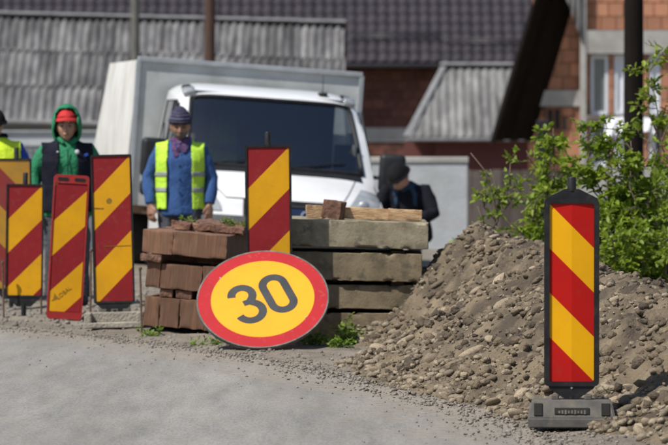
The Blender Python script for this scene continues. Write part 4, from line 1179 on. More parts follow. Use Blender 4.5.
def lerp(a, b_, t): return Vector(a).lerp(Vector(b_), t)
def hand(mb, wrist, dirv, sgn, side, curl=.5):
    """palm, four fingers and a thumb hanging along dirv; side = towards the body's front"""
    d = Vector(dirv).normalized(); f = Vector(side); f = (f - d * f.dot(d)).normalized(); n_ = d.cross(f)
    w_ = Vector(wrist)
    mb.tube([w_, w_ + d * .03, w_ + d * .09], [(.030, .024), (.044, .021), (.045, .020)], 8, side=f)
    inn = n_ * (1 if n_.x * -sgn > 0 else -1)
    for k, ln in enumerate((.068, .078, .072, .056)):
        b0 = w_ + d * .085 + f * (.033 - .022 * k)
        p1 = b0 + d * ln * .5 + inn * ln * .12 * curl; p2 = p1 + d * ln * .38 + inn * ln * .5 * curl
        mb.tube([b0, p1, p2], [.0108, .0102, .0088], 6)
    b0 = w_ + d * .025 + f * .032; p1 = b0 + d * .03 + f * .024; p2 = p1 + d * .032 + f * .004 + inn * .01
    mb.tube([b0, p1, p2], [.012, .0105, .008], 6)

def head_shape(mb, c, Rm, s_=1.0):
    """skull with jaw, brow, nose, lips, ears; c = centre, Rm = 3x3 turn"""
    t = bmesh.new(); bmesh.ops.create_icosphere(t, subdivisions=4, radius=1.0)
    for v in t.verts:
        x, y, z = v.co
        X, Y, Z = x * .074, y * .094, z * .118
        lo_ = max(0, -z)
        X *= 1 - .30 * lo_ ** 1.5
        if y < 0: Y *= 1 - .06 * (1 - abs(z)); 
        if z < -.2 and y > 0: Y *= 1 - .45 * lo_          # back of the jaw
        if y < -.3: Y -= .010 * math.exp(-((Z + .10) / .02) ** 2) * max(0, 1 - (X / .03) ** 2)   # chin
        if y < -.3: Y += .010 * math.exp(-((Z - .004) / .014) ** 2) * math.exp(-((abs(X) - .031) / .014) ** 2)   # sockets
        if y < -.3: Y -= .005 * math.exp(-((Z - .026) / .010) ** 2) * max(0, 1 - (X / .055) ** 2)   # brow
        if y < -.2: Y -= .006 * math.exp(-((Z + .022) / .02) ** 2) * math.exp(-((abs(X) - .046) / .016) ** 2)  # cheek
        v.co = Rm @ Vector((X, Y, Z)) * s_ + c
    mb._merge(t)
    def T(p): return Rm @ Vector(p) * s_ + c
    mb.tube([T((0, -.082, .014)), T((0, -.099, -.012)), T((0, -.108, -.030)), T((0, -.092, -.042))], [(.008, .008), (.010, .012), (.016, .013), (.012, .007)], 8, side=Rm @ Vector((1, 0, 0)))
    mb.tube([T((-.022, -.083, -.062)), T((0, -.092, -.060)), T((.022, -.083, -.062))], [.005, .008, .005], 6)
    for sg_ in (-1, 1): mb.ball(T((sg_ * .075, .010, -.010)), (.010 * s_, .020 * s_, .032 * s_), 2)
    return T

def person(name, label, loc, yaw, J, skin, group='road workers', face=True, s_=1.0):
    """J: joints in metres, figure facing -y. returns root and the head transform"""
    root = thing(name, label, 'person', loc, (0, 0, yaw), group)
    mb = MB()
    pel, wai, che, nek = [Vector(J[k]) for k in ('pelvis', 'waist', 'chest', 'neck')]
    side = Vector(J.get('side', (1, 0, 0)))
    mb.tube([pel + (pel - wai) * .5, pel, wai, che, lerp(che, nek, .72), nek], [(.12, .09), (.155, .105), (.135, .095), (.16, .105), (.10, .068), (.052, .055)], 16, side=side)
    hc = Vector(J['head']); hr = Euler(J.get('head_rot', (0, 0, 0))).to_matrix()
    mb.tube([nek - (hc - nek) * .15, lerp(nek, hc, .3), lerp(nek, hc, .75)], [.056, .052, .050], 12)
    T = head_shape(mb, hc, hr, s_)
    for sg_, k in ((-1, 'L'), (1, 'R')):
        sh, el, wr_ = [Vector(J[k + q]) for q in ('sh', 'el', 'wr')]
        mb.tube([lerp(sh, che, .45), sh, lerp(sh, el, .4), el, lerp(el, wr_, .35), wr_], [.04, .048, .046, .038, .036, .026], 10)
        hand(mb, wr_, (wr_ - el).normalized() + Vector((0, 0, -.4)), sg_, (-sg_ * .75, -.65, 0), .9)
        hp, kn, an = [Vector(J[k + q]) for q in ('hp', 'kn', 'an')]
        mb.tube([lerp(hp, pel, .5), hp, lerp(hp, kn, .5), kn, lerp(kn, an, .35), an], [.085, .088, .072, .054, .052, .038], 12)
        ft = Vector(J.get(k + 'ft', (an.x, an.y - .15, an.z - .05)))
        mb.tube([an + Vector((0, .05, -.03)), an + Vector((0, -.02, -.03)), ft], [.032, .036, .026], 8)
    link('body', remesh(mb, .0065, 3), skin, root)
    for sg_ in (-1, 1):
        if face:
            MB().ball(T((sg_ * .031, -.0815, .004)), (.011, .006, .006), 2, hr.to_euler()).build('eye', M['eye'], root, True)
            MB().tube([T((sg_ * .014, -.0935, .022)), T((sg_ * .030, -.0925, .028)), T((sg_ * .050, -.081, .022))], [.003, .005, .003], 5).build('eyebrow', M['brow'], root)
    if face:
        MB().tube([T((-.022, -.087, -.061)), T((0, -.0975, -.0605)), T((.022, -.087, -.061))], [.003, .0045, .003], 5).build('lips', M['lip'], root)
    # trousers and boots
    mb = MB()
    for k in ('L', 'R'):
        hp, kn, an = [Vector(J[k + q]) for q in ('hp', 'kn', 'an')]
        mb.tube([lerp(hp, pel, .5) + (pel - wai) * -.5, hp, lerp(hp, kn, .5), kn, lerp(kn, an, .5), an + (an - kn) * .02], [.11, .112, .092, .076, .072, .074], 12)
    mb.tube([pel + (pel - wai) * .45, pel, wai], [(.14, .11), (.178, .128), (.16, .118)], 16, side=side)
    link('trousers', remesh(mb, .011, 4, .010, 3, 10, (1, 1, .7)), M['trouser'], root)
    for k in ('L', 'R'):
        an = Vector(J[k + 'an']); ft = Vector(J.get(k + 'ft', (an.x, an.y - .15, an.z - .05)))
        mb = MB(); mb.tube([an + Vector((0, .01, .10)), an + Vector((0, .01, 0)), an + Vector((0, .015, -.06))], [.054, .05, .052], 10)
        mb.tube([an + Vector((0, .06, -.038)), an + Vector((0, -.03, -.030)), ft + Vector((0, -.01, .008)), ft + Vector((0, -.05, .0))], [.042, .048, .044, .026], 10)
        link('boot', remesh(mb, .010, 3), M['boot'], root)
    return root, T, hr
def jacket_mesh(J, grow=.02, hem=.0, arms=True, wr=.010, seed=1, arm_r=1.0, stub=False):
    mb = MB(); pel, wai, che, nek = [Vector(J[k]) for k in ('pelvis', 'waist', 'chest', 'neck')]
    side = Vector(J.get('side', (1, 0, 0))); g = grow
    mb.tube([pel + (pel - wai) * hem, pel, wai, che, lerp(che, nek, .46), lerp(che, nek, .76), lerp(che, nek, 1.0)], [(.190 + g, .128 + g), (.183 + g, .122 + g), (.176 + g, .116 + g), (.190 + g, .122 + g), (.182 + g, .092 + g), (.128 + g, .076 + g * .8), (.066 + g * .6, .066 + g * .5)], 20, side=side)
    if arms:
        for k in ('L', 'R'):
            sh, el, wr_ = [Vector(J[k + q]) for q in ('sh', 'el', 'wr')]
            r = arm_r
            mb.tube([lerp(sh, nek, .45) + (che - nek) * .18, sh, lerp(sh, el, .4), el, lerp(el, wr_, .5), lerp(el, wr_, .97)], [.050 * r, .066 * r, .068 * r, .062 * r, .056 * r, .046 * r], 12)
    if stub:
        for k in ('L', 'R'):
            sh, el = Vector(J[k + 'sh']), Vector(J[k + 'el'])
            mb.tube([lerp(sh, nek, .45) + (che - nek) * .18, sh, lerp(sh, el, .3)], [.062, .080, .080], 12)
    return remesh(mb, .010, 5, wr, seed, 8.5, (1, 1, .75))
def vest_pieces(root, J, me, top, hem, gap, m_, tape=None, tape_z=(), arm_gap=.215, back=True):
    """an open waistcoat cut from an inflated torso"""
    def keep(c): return hem < c.z < top and abs(c.x) < (.212 + .5 * max(0, 1.12 - c.z)) and not (c.z > 1.24 and abs(c.x) > .222) and not (c.y < Vector(J['chest']).y - .02 and abs(c.x - gap[2]) < (gap[0] + (gap[1] - gap[0]) * max(0, min(1, (c.z - hem) / (top - hem)))))
    v = cut(me, keep); o = shell('vest', v, m_, root)
    for z in tape_z:
        b_ = cut(inflate(me, .0075), lambda c: keep(c) and abs(c.z - z) < .022)
        shell('reflective_band', b_, tape, o, .002)
    return o
def standing(h=1.68, fold=0.0):
    k = h / 1.68
    J = dict(pelvis=(0, 0, .90), waist=(0, -.005, 1.04), chest=(0, -.01, 1.24), neck=(0, .0, 1.43), head=(0, -.035, 1.555),
             Lsh=(-.182, .005, 1.335), Lel=(-.262, .03, 1.08), Lwr=(-.275, -.045, .86), Rsh=(.182, .005, 1.335), Rel=(.262, .03, 1.10), Rwr=(.275, -.045, .87),
             Lhp=(-.095, 0, .86), Lkn=(-.115, -.02, .47), Lan=(-.13, .02, .09), Rhp=(.095, 0, .86), Rkn=(.115, -.025, .47), Ran=(.135, .0, .09))
    return {a: tuple(q * k for q in v) for a, v in J.items()}

# --- worker in the blue jacket and lime vest
Yw = 40.0
J = standing(1.66); J['head_rot'] = (R(9), 0, R(3)); J['head'] = (0.0, -.05, 1.530)
J['Lel'] = (-.285, .03, 1.07); J['Lwr'] = (-.262, -.06, .83); J['Rel'] = (.278, .03, 1.07); J['Rwr'] = (.262, -.05, .83)
gz = float(ground_z(PX(181, Yw), Yw))
pr, T, hr = person('person', 'person in blue work jacket, open lime vest and knitted beanie in front of the van', (PX(180.5, Yw), Yw, gz), R(-2), J, M['skin_dark'], s_=1.1)
jm = jacket_mesh(J, .022, 1.05, True, .008, 5, 1.05)
link('jacket', jm, M['blue_cloth'], pr)
vm_ = jacket_mesh(J, .036, .92, False, .006, 8, stub=True)
vest_pieces(pr, J, vm_, 1.405, .80, (.118, .105, .0), M['lime'], M['reflective'], (.965, 1.105))
# jacket placket, buttons and collar
for z in (1.30, 1.18, 1.06, .94): MB().ball((.004, -.158 if z < 1.25 else -.150, z), (.009, .005, .009), 1).build('button', M['navy_cloth'], pr)
mb = MB(); mb.tube([(-.075, .0, 1.43), (-.055, -.075, 1.42), (0, -.10, 1.395), (.055, -.075, 1.42), (.075, 0, 1.43), (0, .07, 1.44), (-.075, 0, 1.43)], [.028, .030, .034, .030, .028, .026, .028], 8)
mb.tube([(-.02, -.09, 1.41), (-.025, -.125, 1.35), (-.03, -.150, 1.27)], [(.055, .022), (.050, .018), (.022, .010)], 8, side=(1, 0, 0)); mb.tube([(.035, -.085, 1.42), (.045, -.122, 1.36), (.035, -.14, 1.31)], [(.045, .02), (.040, .018), (.020, .010)], 8, side=(1, 0, 0))
link('scarf', remesh(mb, .008, 3, .006, 2, 22), M['scarf'], pr, loc=(0, .006, -.022))
# stubble
def face_shell(T, hr, zlo, zhi, pred, grow=1.03):
    mb = MB(); head_shape(mb, Vector((0, 0, 0)), Matrix.Identity(3), 1.0)
    me = remesh(mb, .0065, 3); me = inflate(me, .0022); me = cut(me, pred)
    me.transform(Matrix.Translation(T((0, 0, 0))) @ hr.to_4x4() @ Matrix.Scale(1.1, 4)); return me
link('stubble', face_shell(T, hr, 0, 0, lambda c: c.y < .02 and c.z < -.040 and not (abs(c.x) < .018 and -.068 < c.z < -.055) and not (abs(c.x) < .02 and c.z > -.046)), M['stubble'], pr)
def beanie(T, hr, root, m_, band, low=.025, grow=.013, tall=.03, k=1.0):
    mb = MB(); t = bmesh.new(); bmesh.ops.create_icosphere(t, subdivisions=4, radius=1)
    for v in t.verts: v.co = Vector((v.co.x * (.079 + grow), v.co.y * (.099 + grow), v.co.z * (.123 + tall)))
    bmesh.ops.delete(t, geom=[f for f in t.faces if f.calc_center_median().z < low], context='FACES')
    Mx = Matrix.Translation(T((0, .004, 0))) @ hr.to_4x4() @ Matrix.Scale(k, 4)
    bmesh.ops.transform(t, matrix=Mx, verts=t.verts); mb._merge(t)
    o = mb.build('beanie', m_, root, True); s_ = o.modifiers.new('thick', 'SOLIDIFY'); s_.thickness = .007; s_.offset = 1
    rings = band if isinstance(band, list) else []
    for z0_, rr, mm_ in rings:
        k_ = math.sqrt(max(0, 1 - (z0_ / (.123 + tall)) ** 2)); a_, b2 = (.079 + grow + .007) * k_, (.099 + grow + .007) * k_
        MB().tube([Mx @ Vector((a_ * math.cos(t_), b2 * math.sin(t_), z0_)) for t_ in np.linspace(0, 2 * math.pi, 33)], rr, 6, caps=False).build('knit_band', mm_, o, True)
    return o
beanie(T, hr, pr, M['beanie'], [(.046, .010, M['beanie']), (.070, .0085, M['beanie_band']), (.096, .007, M['beanie_band']), (.118, .005, M['beanie_band'])], low=.034, grow=.006, tall=.036, k=1.1)

# --- worker in the green hooded jacket
Yg = 38.0
J = standing(1.65); J['head_rot'] = (R(1), 0, R(-6)); J['head'] = (-.005, -.05, 1.515)
J['Lel'] = (-.275, .03, 1.10); J['Lwr'] = (-.285, -.06, .86); J['Rel'] = (.275, .03, 1.10); J['Rwr'] = (.285, -.06, .86)
gr, T, hr = person('person', 'person in green hooded jacket, navy gilet and red cap behind the red plastic panel', (PX(67, Yg), Yg, float(ground_z(PX(67, Yg), Yg))), R(6), J, M['skin'], s_=1.1)
link('jacket', jacket_mesh(J, .022, .9, True, .007, 15, 1.05), M['green_cloth'], gr)
vest_pieces(gr, J, jacket_mesh(J, .038, .8, False, .007, 18, stub=True), 1.40, .80, (.095, .075, .0), M['navy_cloth'])
# hood around the head
mb = MB(); t = bmesh.new(); bmesh.ops.create_icosphere(t, subdivisions=4, radius=1)
for v in t.verts:
    x, y, z = v.co; v.co = Vector((x * (.108 + .012 * max(0, -z)), y * .125 + .018, z * .165 + .002))
bmesh.ops.delete(t, geom=[f for f in t.faces if (lambda c: c.y < -.035 and abs(c.x) < .082 + .01 * (c.z < 0) and c.z < .136)(f.calc_center_median())], context='FACES')
bmesh.ops.transform(t, matrix=Matrix.Translation(T((0, 0, 0))) @ hr.to_4x4() @ Matrix.Scale(1.08, 4), verts=t.verts); mb._merge(t)
ho_ = mb.build('hood', M['green_cloth'], gr, True); s_ = ho_.modifiers.new('thick', 'SOLIDIFY'); s_.thickness = .012; s_.offset = 1
# cap: crown and visor under the hood
Mx = Matrix.Translation(T((0, 0, 0))) @ hr.to_4x4() @ Matrix.Scale(1.1, 4)
mb = MB(); t = bmesh.new(); bmesh.ops.create_icosphere(t, subdivisions=4, radius=1)
for v in t.verts: v.co = Vector((v.co.x * .084, v.co.y * .104, v.co.z * .135))
bmesh.ops.delete(t, geom=[f for f in t.faces if f.calc_center_median().z < .066], context='FACES')
bmesh.ops.transform(t, matrix=Mx, verts=t.verts); mb._merge(t)
cp = mb.build('cap', M['red_cap'], gr, True); s_ = cp.modifiers.new('thick', 'SOLIDIFY'); s_.thickness = .005; s_.offset = 1
v2 = []; f2 = []
for r_ in range(5):
    for c in range(13):
        a = math.pi * (c / 12); k = 1 + .85 * r_ / 4 * math.sin(a)
        v2.append(Mx @ Vector((-.084 * math.cos(a) * (1 + .02 * r_), -.100 * math.sin(a) * k,     .074 - .006 * r_ - .014 * abs(math.cos(a)))))
for r_ in range(4):
    for c in range(12): a = r_ * 13 + c; f2.append((a, a + 1, a + 14, a + 13))
o = MB().faces(v2, f2).build('visor', M['red_cap'], cp, True); s_ = o.modifiers.new('thick', 'SOLIDIFY'); s_.thickness = .005
# white collar, zip and round chest badge
MB().prism([(-.028, 1.395), (.030, 1.395), (.018, 1.34), (.002, 1.30), (-.012, 1.34)], -.128, -.112).build('shirt_front', M['white_cloth'], gr, loc=(0, -.010, 0), rot=(R(-6), 0, 0))
MB().tube([(.0, -.152, 1.32), (.0, -.166, 1.22), (0, -.166, 1.05), (0, -.165, .92)], .004, 5).build('zip', M['navy_cloth'], gr)
MB().ball((.078, -.158, 1.30), (.020, .006, .020), 2).build('badge', M['white_cloth'], gr, True)
MB().ball((-.085, -.158, 1.30), (.010, .005, .008), 2).build('badge', M['white_cloth'], gr, True)
MB().box((.155, -.158, 1.275), (.035, .010, .022), (0, R(-25), 0), .003).build('chest_patch', M['royal_cloth'], gr)
mb = MB(); mb.tube([(-.075, -.02, 1.415), (-.062, -.09, 1.40), (-.03, -.118, 1.37)], [.022, .024, .016], 8); mb.tube([(.075, -.02, 1.415), (.062, -.09, 1.40), (.032, -.118, 1.37)], [.022, .024, .016], 8); mb.tube([(-.075, -.02, 1.415), (0, .075, 1.43), (.075, -.02, 1.415)], .024, 8)
link('collar', remesh(mb, .008, 3), M['green_cloth'], gr)

# --- worker at the edge of the picture in the yellow vest
Yl = 39.2
J = standing(1.66); J['head_rot'] = (R(12), 0, R(15)); J['head'] = (-.01, -.05, 1.535)
J['Rel'] = (.285, .02, 1.09); J['Rwr'] = (.24, -.14, .90)
lw = PX(-4.5, Yl)
er, T, hr = person('person', 'person in royal blue jacket, bright yellow vest and black cap behind the dull beacon', (lw, Yl, float(ground_z(lw, Yl))), R(8), J, M['skin'])
link('jacket', jacket_mesh(J, .022, 1.0, True, .012, 25, 1.1), M['royal_cloth'], er)
vest_pieces(er, J, jacket_mesh(J, .038, .9, False, .006, 28, stub=True), 1.415, .80, (.03, .03, -.02), M['yellow_vest'], M['reflective'], (.965, 1.105))
beanie(T, hr, er, M['black_cloth'], [(.030, .012, M['black_cloth'])], .02, .014, .012)
mb = MB(); mb.tube([(-.08, .0, 1.43), (0, -.085, 1.425), (.08, 0, 1.43), (0, .075, 1.44), (-.08, 0, 1.43)], .034, 8); link('neck_warmer', remesh(mb, .009, 3, .005, 2, 18), M['black_cloth'], er)

# --- crouching worker in dark clothes behind the mirror
Yk = 45.9
J = dict(pelvis=(.02, .10, .42), waist=(.01, .02, .54), chest=(0, -.09, .735), neck=(-.02, -.15, .915), head=(-.05, -.245, .985), head_rot=(R(40), 0, R(-38)),
         Lsh=(-.20, -.12, .86), Lel=(-.29, -.24, .63), Lwr=(-.12, -.42, .56), Rsh=(.185, -.10, .855), Rel=(.285, -.20, .62), Rwr=(.16, -.38, .56),
         Lhp=(-.10, .10, .40), Lkn=(-.19, -.32, .50), Lan=(-.16, -.06, .09), Rhp=(.10, .10, .40), Rkn=(.10, -.32, .50), Ran=(.08, -.05, .09))
kx = PX(408, Yk)
kr, T, hr = person('person', 'person in dark jacket and black cap crouching beside the van mirror', (kx, Yk, float(ground_z(kx, Yk)) + .0), R(-8), J, M['skin'], s_=1.1)
link('jacket', jacket_mesh(J, .034, .6, True, .009, 35, 1.2), M['dark_jacket'], kr)
beanie(T, hr, kr, M['black_cloth'], [(.030, .012, M['black_cloth'])], .015, .014, .022, k=1.12)
mb = MB(); mb.tube([(-.12, -.10, .90), (-.085, -.20, .90), (-.02, -.235, .865), (.05, -.20, .90), (.11, -.10, .905), (0, -.05, .94), (-.12, -.10, .90)], [.026, .030, .034, .030, .028, .03, .026], 8)
mb.tube([(.05, -.20, .90), (.10, -.205, .82), (.10, -.215, .70)], [.024, .03, .02], 8); mb.tube([(-.085, -.20, .90), (-.10, -.215, .82), (-.09, -.23, .70)], [.024, .03, .02], 8)
link('hood_collar', remesh(mb, .009, 4, .006, 2, 18), M['petrol'], kr)

# ------------------------------------------------------------------ long low barn with a corrugated roof
def local(root): 
    loc = Vector(root.location); return loc
def corr_sheet(wd, ln, waves, amp=.028, sag=.01, seed=0, ny=5):
    """one corrugated sheet, x across, y up the slope; origin at its lower left corner"""
    n = waves * 6; vs = []; fs = []
    for r_ in range(ny + 1):
        for c in range(n + 1):
            x = wd * c / n; y = ln * r_ / ny
            vs.append((x, y, amp * math.sin(2 * math.pi * waves * c / n) + sag * math.sin(math.pi * r_ / ny)))
    for r_ in range(ny):
        for c in range(n): a = r_ * (n + 1) + c; fs.append((a, a + 1, a + n + 2, a + n + 1))
    return mesh_of('corrugated_sheet', vs, fs, True)
Yb_ = 98.0
GZ = -.9
bl = Vector((PX(-60, Yb_), Yb_, GZ))
barn = thing('barn', 'long low barn with a stained grey corrugated roof behind the van', 'barn', bl, (0, R(1.5), 0))
bw = PX(341, Yb_) - bl.x
eave_z = PZ(118, Yb_) - GZ + .06; ridge_z = PZ(13, 101.6) - GZ - .02; run = 3.6
sl = math.hypot(run, ridge_z - eave_z); ang = math.atan2(ridge_z - eave_z, run)
MB().box((bw / 2, .5 + .12, (eave_z + .15) / 2), (bw, .24, eave_z + .15)).build('wall', M['barn_wall'], barn)
MB().box((bw / 2, .4 + .07, eave_z - .33), (bw, .10, .08)).build('wall_rail', M['ridge'], barn)
MB().faces([(bw - .02, .5, 0), (bw - .02, 2 * run, 0), (bw - .02, 2 * run, eave_z), (bw - .02, run, ridge_z - .05), (bw - .02, .5, eave_z + .1)], [(0, 1, 2, 3, 4)]).build('gable_wall', M['barn_wall'], barn)
waves = 6; ncol = int(round((bw + .1) / 1.06)); sw_d = (bw - .05) / ncol
sheet = corr_sheet(sw_d, sl / 3 + .12, waves, .040, .012)
sheet.materials.append(M['eternit'])
for r_ in range(3):
    for c in range(ncol):
        d = sl / 3 * r_ - .06
        o = link('corrugated_sheet', sheet, None, barn, (c * sw_d + .05 * (2 - r_), d * math.cos(ang), eave_z - .06 + d * math.sin(ang) + .020 * (r_) + random.uniform(-.012, .012)), (ang + R(random.uniform(-.5, .5)), R(random.uniform(-.3, .3)), R(random.uniform(-.7, .7))))
o = link('corrugated_sheet', corr_sheet(bw, sl, int(bw / .177), .026, .0), M['eternit'], barn, (bw, 2 * run, eave_z), (ang, 0, math.pi))
for c in range(ncol):
    mb = MB(); mb.tube([(c * sw_d + .01, run, ridge_z + .04), (c * sw_d + sw_d + .03, run, ridge_z + .045)], [(.15, .05), (.155, .055)], 10, side=(0, 1, 0)); mb.build('ridge_tile', M['ridge'], barn, True, angle=50)
MB().tube([(0, -.12, eave_z - .10), (bw, -.12, eave_z - .10)], .06, 8).build('gutter', M['ridge'], barn, True)

# ------------------------------------------------------------------ house with the dark tiled roof
Yh = 112.0; sH = F / Yh
hl = Vector((PX(-40, Yh), Yh, GZ))
house = thing('tiled_house', 'brick house with a dark metal tile roof rising behind the barn', 'house', hl)
hw_ = PX(590, Yh) - hl.x
hx_ = lambda px: PX(px, Yh) - hl.x
hz_ = lambda py: PZ(py, Yh) - GZ
MB().box((hw_ / 2, .25, hz_(62) / 2), (hw_, .3, hz_(62))).build('wall', M['mortar_dark'], house)
BR = MB().box((0, 0, 0), (1, 1, 1), None, .03); me_b = bpy.data.meshes.new('brick'); BR.bm.to_mesh(me_b); BR.bm.free(); me_b.materials.append(M['brick_old'])
me_b2 = me_b.copy(); me_b2.materials.clear(); me_b2.materials.append(M['brick_new'])
def bricks(parent, me, x0, x1, z0, z1, y, bw_, bh_, gap=.012, dep=.06, skip=None):
    z = z0; r_ = 0
    while z < z1 - .02:
        h = min(bh_, z1 - z); x = x0 - (bw_ * .5 if r_ % 2 else 0)
        while x < x1 - .02:
            a, b_ = max(x, x0), min(x + bw_, x1)
            if b_ - a > .04 and not (skip and skip((a + b_) / 2, z + h / 2)):
                o = link('brick', me, None, parent, ((a + b_) / 2, y + random.uniform(-.004, .004), z + h / 2)); o.scale = (b_ - a - gap, dep, h - gap)
            x += bw_
        z += bh_; r_ += 1
bricks(house, me_b, hx_(338), hx_(526), hz_(127.5), hz_(66), .09, .29, .235)
bricks(house, me_b, hx_(338), hx_(440), hz_(156), hz_(142.5), .09, .29, .17)
MB().box((hx_(430), .08, (hz_(127.5) + hz_(142)) / 2), (hx_(540) - hx_(320), .12, hz_(127.5) - hz_(142) - .01)).build('concrete_band', M['house_conc'], house)
# roof
sl_a = R(38); tw, tl = .262, .40
zr0 = hz_(62.5); rows = 14
MB().faces([(-.3, -.62, zr0 - .05), (hw_ + .3, -.62, zr0 - .05), (hw_ + .3, -.62 + rows * tl * math.cos(sl_a), zr0 - .05 + rows * tl * math.sin(sl_a)), (-.3, -.62 + rows * tl * math.cos(sl_a), zr0 - .05 + rows * tl * math.sin(sl_a))], [(0, 1, 2, 3)]).build('roof_deck', M['tile'], house)
vs = []; fs = []
prof_t = [(0, .0), (.14, .030), (.30, .048), (.5, .050), (.68, .034), (.82, .008), (.92, -.006), (1.0, .0)]
for (y, dz) in ((-.015, -.045), (-.015, .012), (tl, -.016)):
    for x, z in prof_t: vs.append((x * tw, y, max(z + dz, -.05) if y < 0 and dz < 0 else z + dz))
k = len(prof_t)
for r_ in range(2):
    for c in range(k - 1): a = r_ * k + c; fs.append((a, a + 1, a + k + 1, a + k))
tile = mesh_of('roof_tile', vs, fs, True); tile.materials.append(M['tile']); tile.set_sharp_from_angle(angle=R(40))
ntile = 0; rest = MB()
for r_ in range(rows):
    y, z = -.62 + r_ * tl * math.cos(sl_a), zr0 + r_ * tl * math.sin(sl_a)
    pyr = 133 - (z + GZ - CH) * F / (Yh + y)
    for c in range(int(hw_ / tw) + 2):
        x = c * tw - .3
        px = 334 + (x + hl.x) * F / Yh
        seen = -6 < px < 556 and -14 < pyr < 66 and (px > 318 or pyr < 28)
        if seen and ntile < 300:
            link('roof_tile', tile, None, house, (x, y, z), (sl_a, 0, 0)); ntile += 1
        else:
            Mx = Matrix.Translation((x, y, z)) @ Matrix.Rotation(sl_a, 4, 'X')
            rest.faces([Mx @ Vector(v) for v in vs], fs)
tag(rest.build('roof_tiles', M['tile'], house, True, angle=40), kind='stuff')
MB().box((hw_ / 2, -.66, zr0 - .10), (hw_ + .6, .05, .16)).build('fascia', M['dark_board'], house)
MB().tube([(-.3, -.74, zr0 - .09), (hw_ + .3, -.74, zr0 - .09)], .06, 8).build('gutter', M['tile'], house, True)
for (a, b_, r_) in ((352, 440, 2.0), (446, 560, 1.45)):
    y, z = -.62 + r_ * tl * math.cos(sl_a), zr0 + r_ * tl * math.sin(sl_a) + .14
    mb = MB()
    for dz in (0, .07): mb.tube([(hx_(a), y, z + dz), (hx_(b_), y, z + dz)], .022, 6)
    for q in np.arange(hx_(a), hx_(b_), .9): mb.tube([(q, y, z + .09), (q, y + .02, z - .14)], .015, 5)
    mb.build('snow_guard', M['tile'], house, True)

# ------------------------------------------------------------------ small outbuilding with a hipped corrugated roof
Yo = 95.0; ol = Vector((PX(400, Yo), Yo, GZ))
shed = thing('outbuilding', 'small dark red outbuilding with a hipped grey corrugated roof', 'outbuilding', ol)
ox = lambda px: PX(px, Yo) - ol.x
oz = lambda py: PZ(py, Yo) - GZ
e0, e1 = ox(411), ox(600); rx0 = ox(446); ze, zr = oz(136.5), oz(65); run = 2.0
ang = math.atan2(zr - ze, run); sl = math.hypot(run, zr - ze)
pitch_w = .177; nper = 6
xs0 = e0; 
while xs0 < e1:
    xs1 = min(xs0 + pitch_w * nper, e1); vs = []; fs = []; n = int(round((xs1 - xs0) / pitch_w * 8)); ny = 8
    for c in range(n + 1):
        x = xs0 + (xs1 - xs0) * c / n
        top = 1.0 if x >= rx0 else max(.01, (x - e0) / (rx0 - e0))
        for r_ in range(ny + 1):
            t = top * r_ / ny; h = .026 * math.sin(2 * math.pi * (x - e0) / pitch_w)
            vs.append((x, run * t - h * math.sin(ang), ze + (zr - ze) * t + h * math.cos(ang)))
    for c in range(n):
        for r_ in range(ny): a = c * (ny + 1) + r_; fs.append((a, a + 1, a + ny + 2, a + ny + 1))
    link('corrugated_sheet', mesh_of('corrugated_sheet', vs, fs, True), M['eternit_pale'], shed)
    xs0 = xs1
# hip side and its cap
MB().faces([(e0 + .02, 0, ze - .02), (rx0, run, zr), (e0 - .12, 2 * run, ze)], [(0, 1, 2)]).build('hip_slope', M['eternit_pale'], shed)
a, b_ = Vector((e0 - .10, -.04, ze + .0)), Vector((rx0 + .02, run, zr + .05))
for k in range(4):
    MB().tube([a.lerp(b_, k / 4), a.lerp(b_, (k + 1) / 4 + .02)], [(.075, .028), (.08, .03)], 8, side=(1, -.3, .2)).build('hip_tile', M['ridge'], shed, True, angle=50)
MB().tube([(rx0 - .08, run, zr + .04), (e1, run, zr + .04)], [(.14, .05)] * 2, 8, side=(0, 1, 0)).build('ridge_tile', M['ridge'], shed, True, angle=50)
MB().box(((e0 + e1) / 2 - .05, -.10, ze - .07), (e1 - e0 + .15, .08, .07), None, .02).build('gutter', M['ridge'], shed)
MB().box(((ox(436) + e1) / 2, .6, (ze - .1) / 2), (e1 - ox(436), .2, ze - .1)).build('wall', M['red_wall'], shed)
MB().box(((ox(405) + ox(436)) / 2, .8, (ze - .1) / 2), (ox(436) - ox(405), .2, ze - .1)).build('recessed_wall', M['red_wall'], shed)

# pale concrete wall beside the crouching worker
Yq = 60.0; 
cw0, cw1 = PX(300, Yq), PX(468, Yq)
zg = -.55
cwall = thing('concrete_wall', 'smooth pale grey concrete wall standing behind the crouching person', 'wall', (cw0, Yq, zg))
MB().box(((cw1 - cw0) / 2, .1, (PZ(163, Yq) - zg) / 2), (cw1 - cw0, .2, PZ(163, Yq) - zg), None, .012).build('wall', M['fence_wall'], cwall)
MB().box(((cw1 - cw0) / 2, .1, (PZ(160, Yq) - zg)), (cw1 - cw0 + .02, .24, (PZ(157, Yq) - PZ(163, Yq))), None, .012).build('coping', M['house_conc'], cwall)

# plank fence under the outbuilding
Yp = 84.0
pf = thing('plank_fence', 'weathered grey brown plank fence in front of the dark red outbuilding', 'fence', (PX(462, Yp), Yp, GZ))
ztop = PZ(170, Yp) - GZ
for k in range(15):
    MB().box((.09 + k * .185, random.uniform(-.01, .01), ztop / 2), (.172, .025, ztop + random.uniform(-.03, .02)), None, .004).build('plank', M['grey_board'], pf)
for z in (.4, ztop - .25): MB().box((1.38, .035, z), (2.85, .04, .09)).build('rail', M['grey_board'], pf)

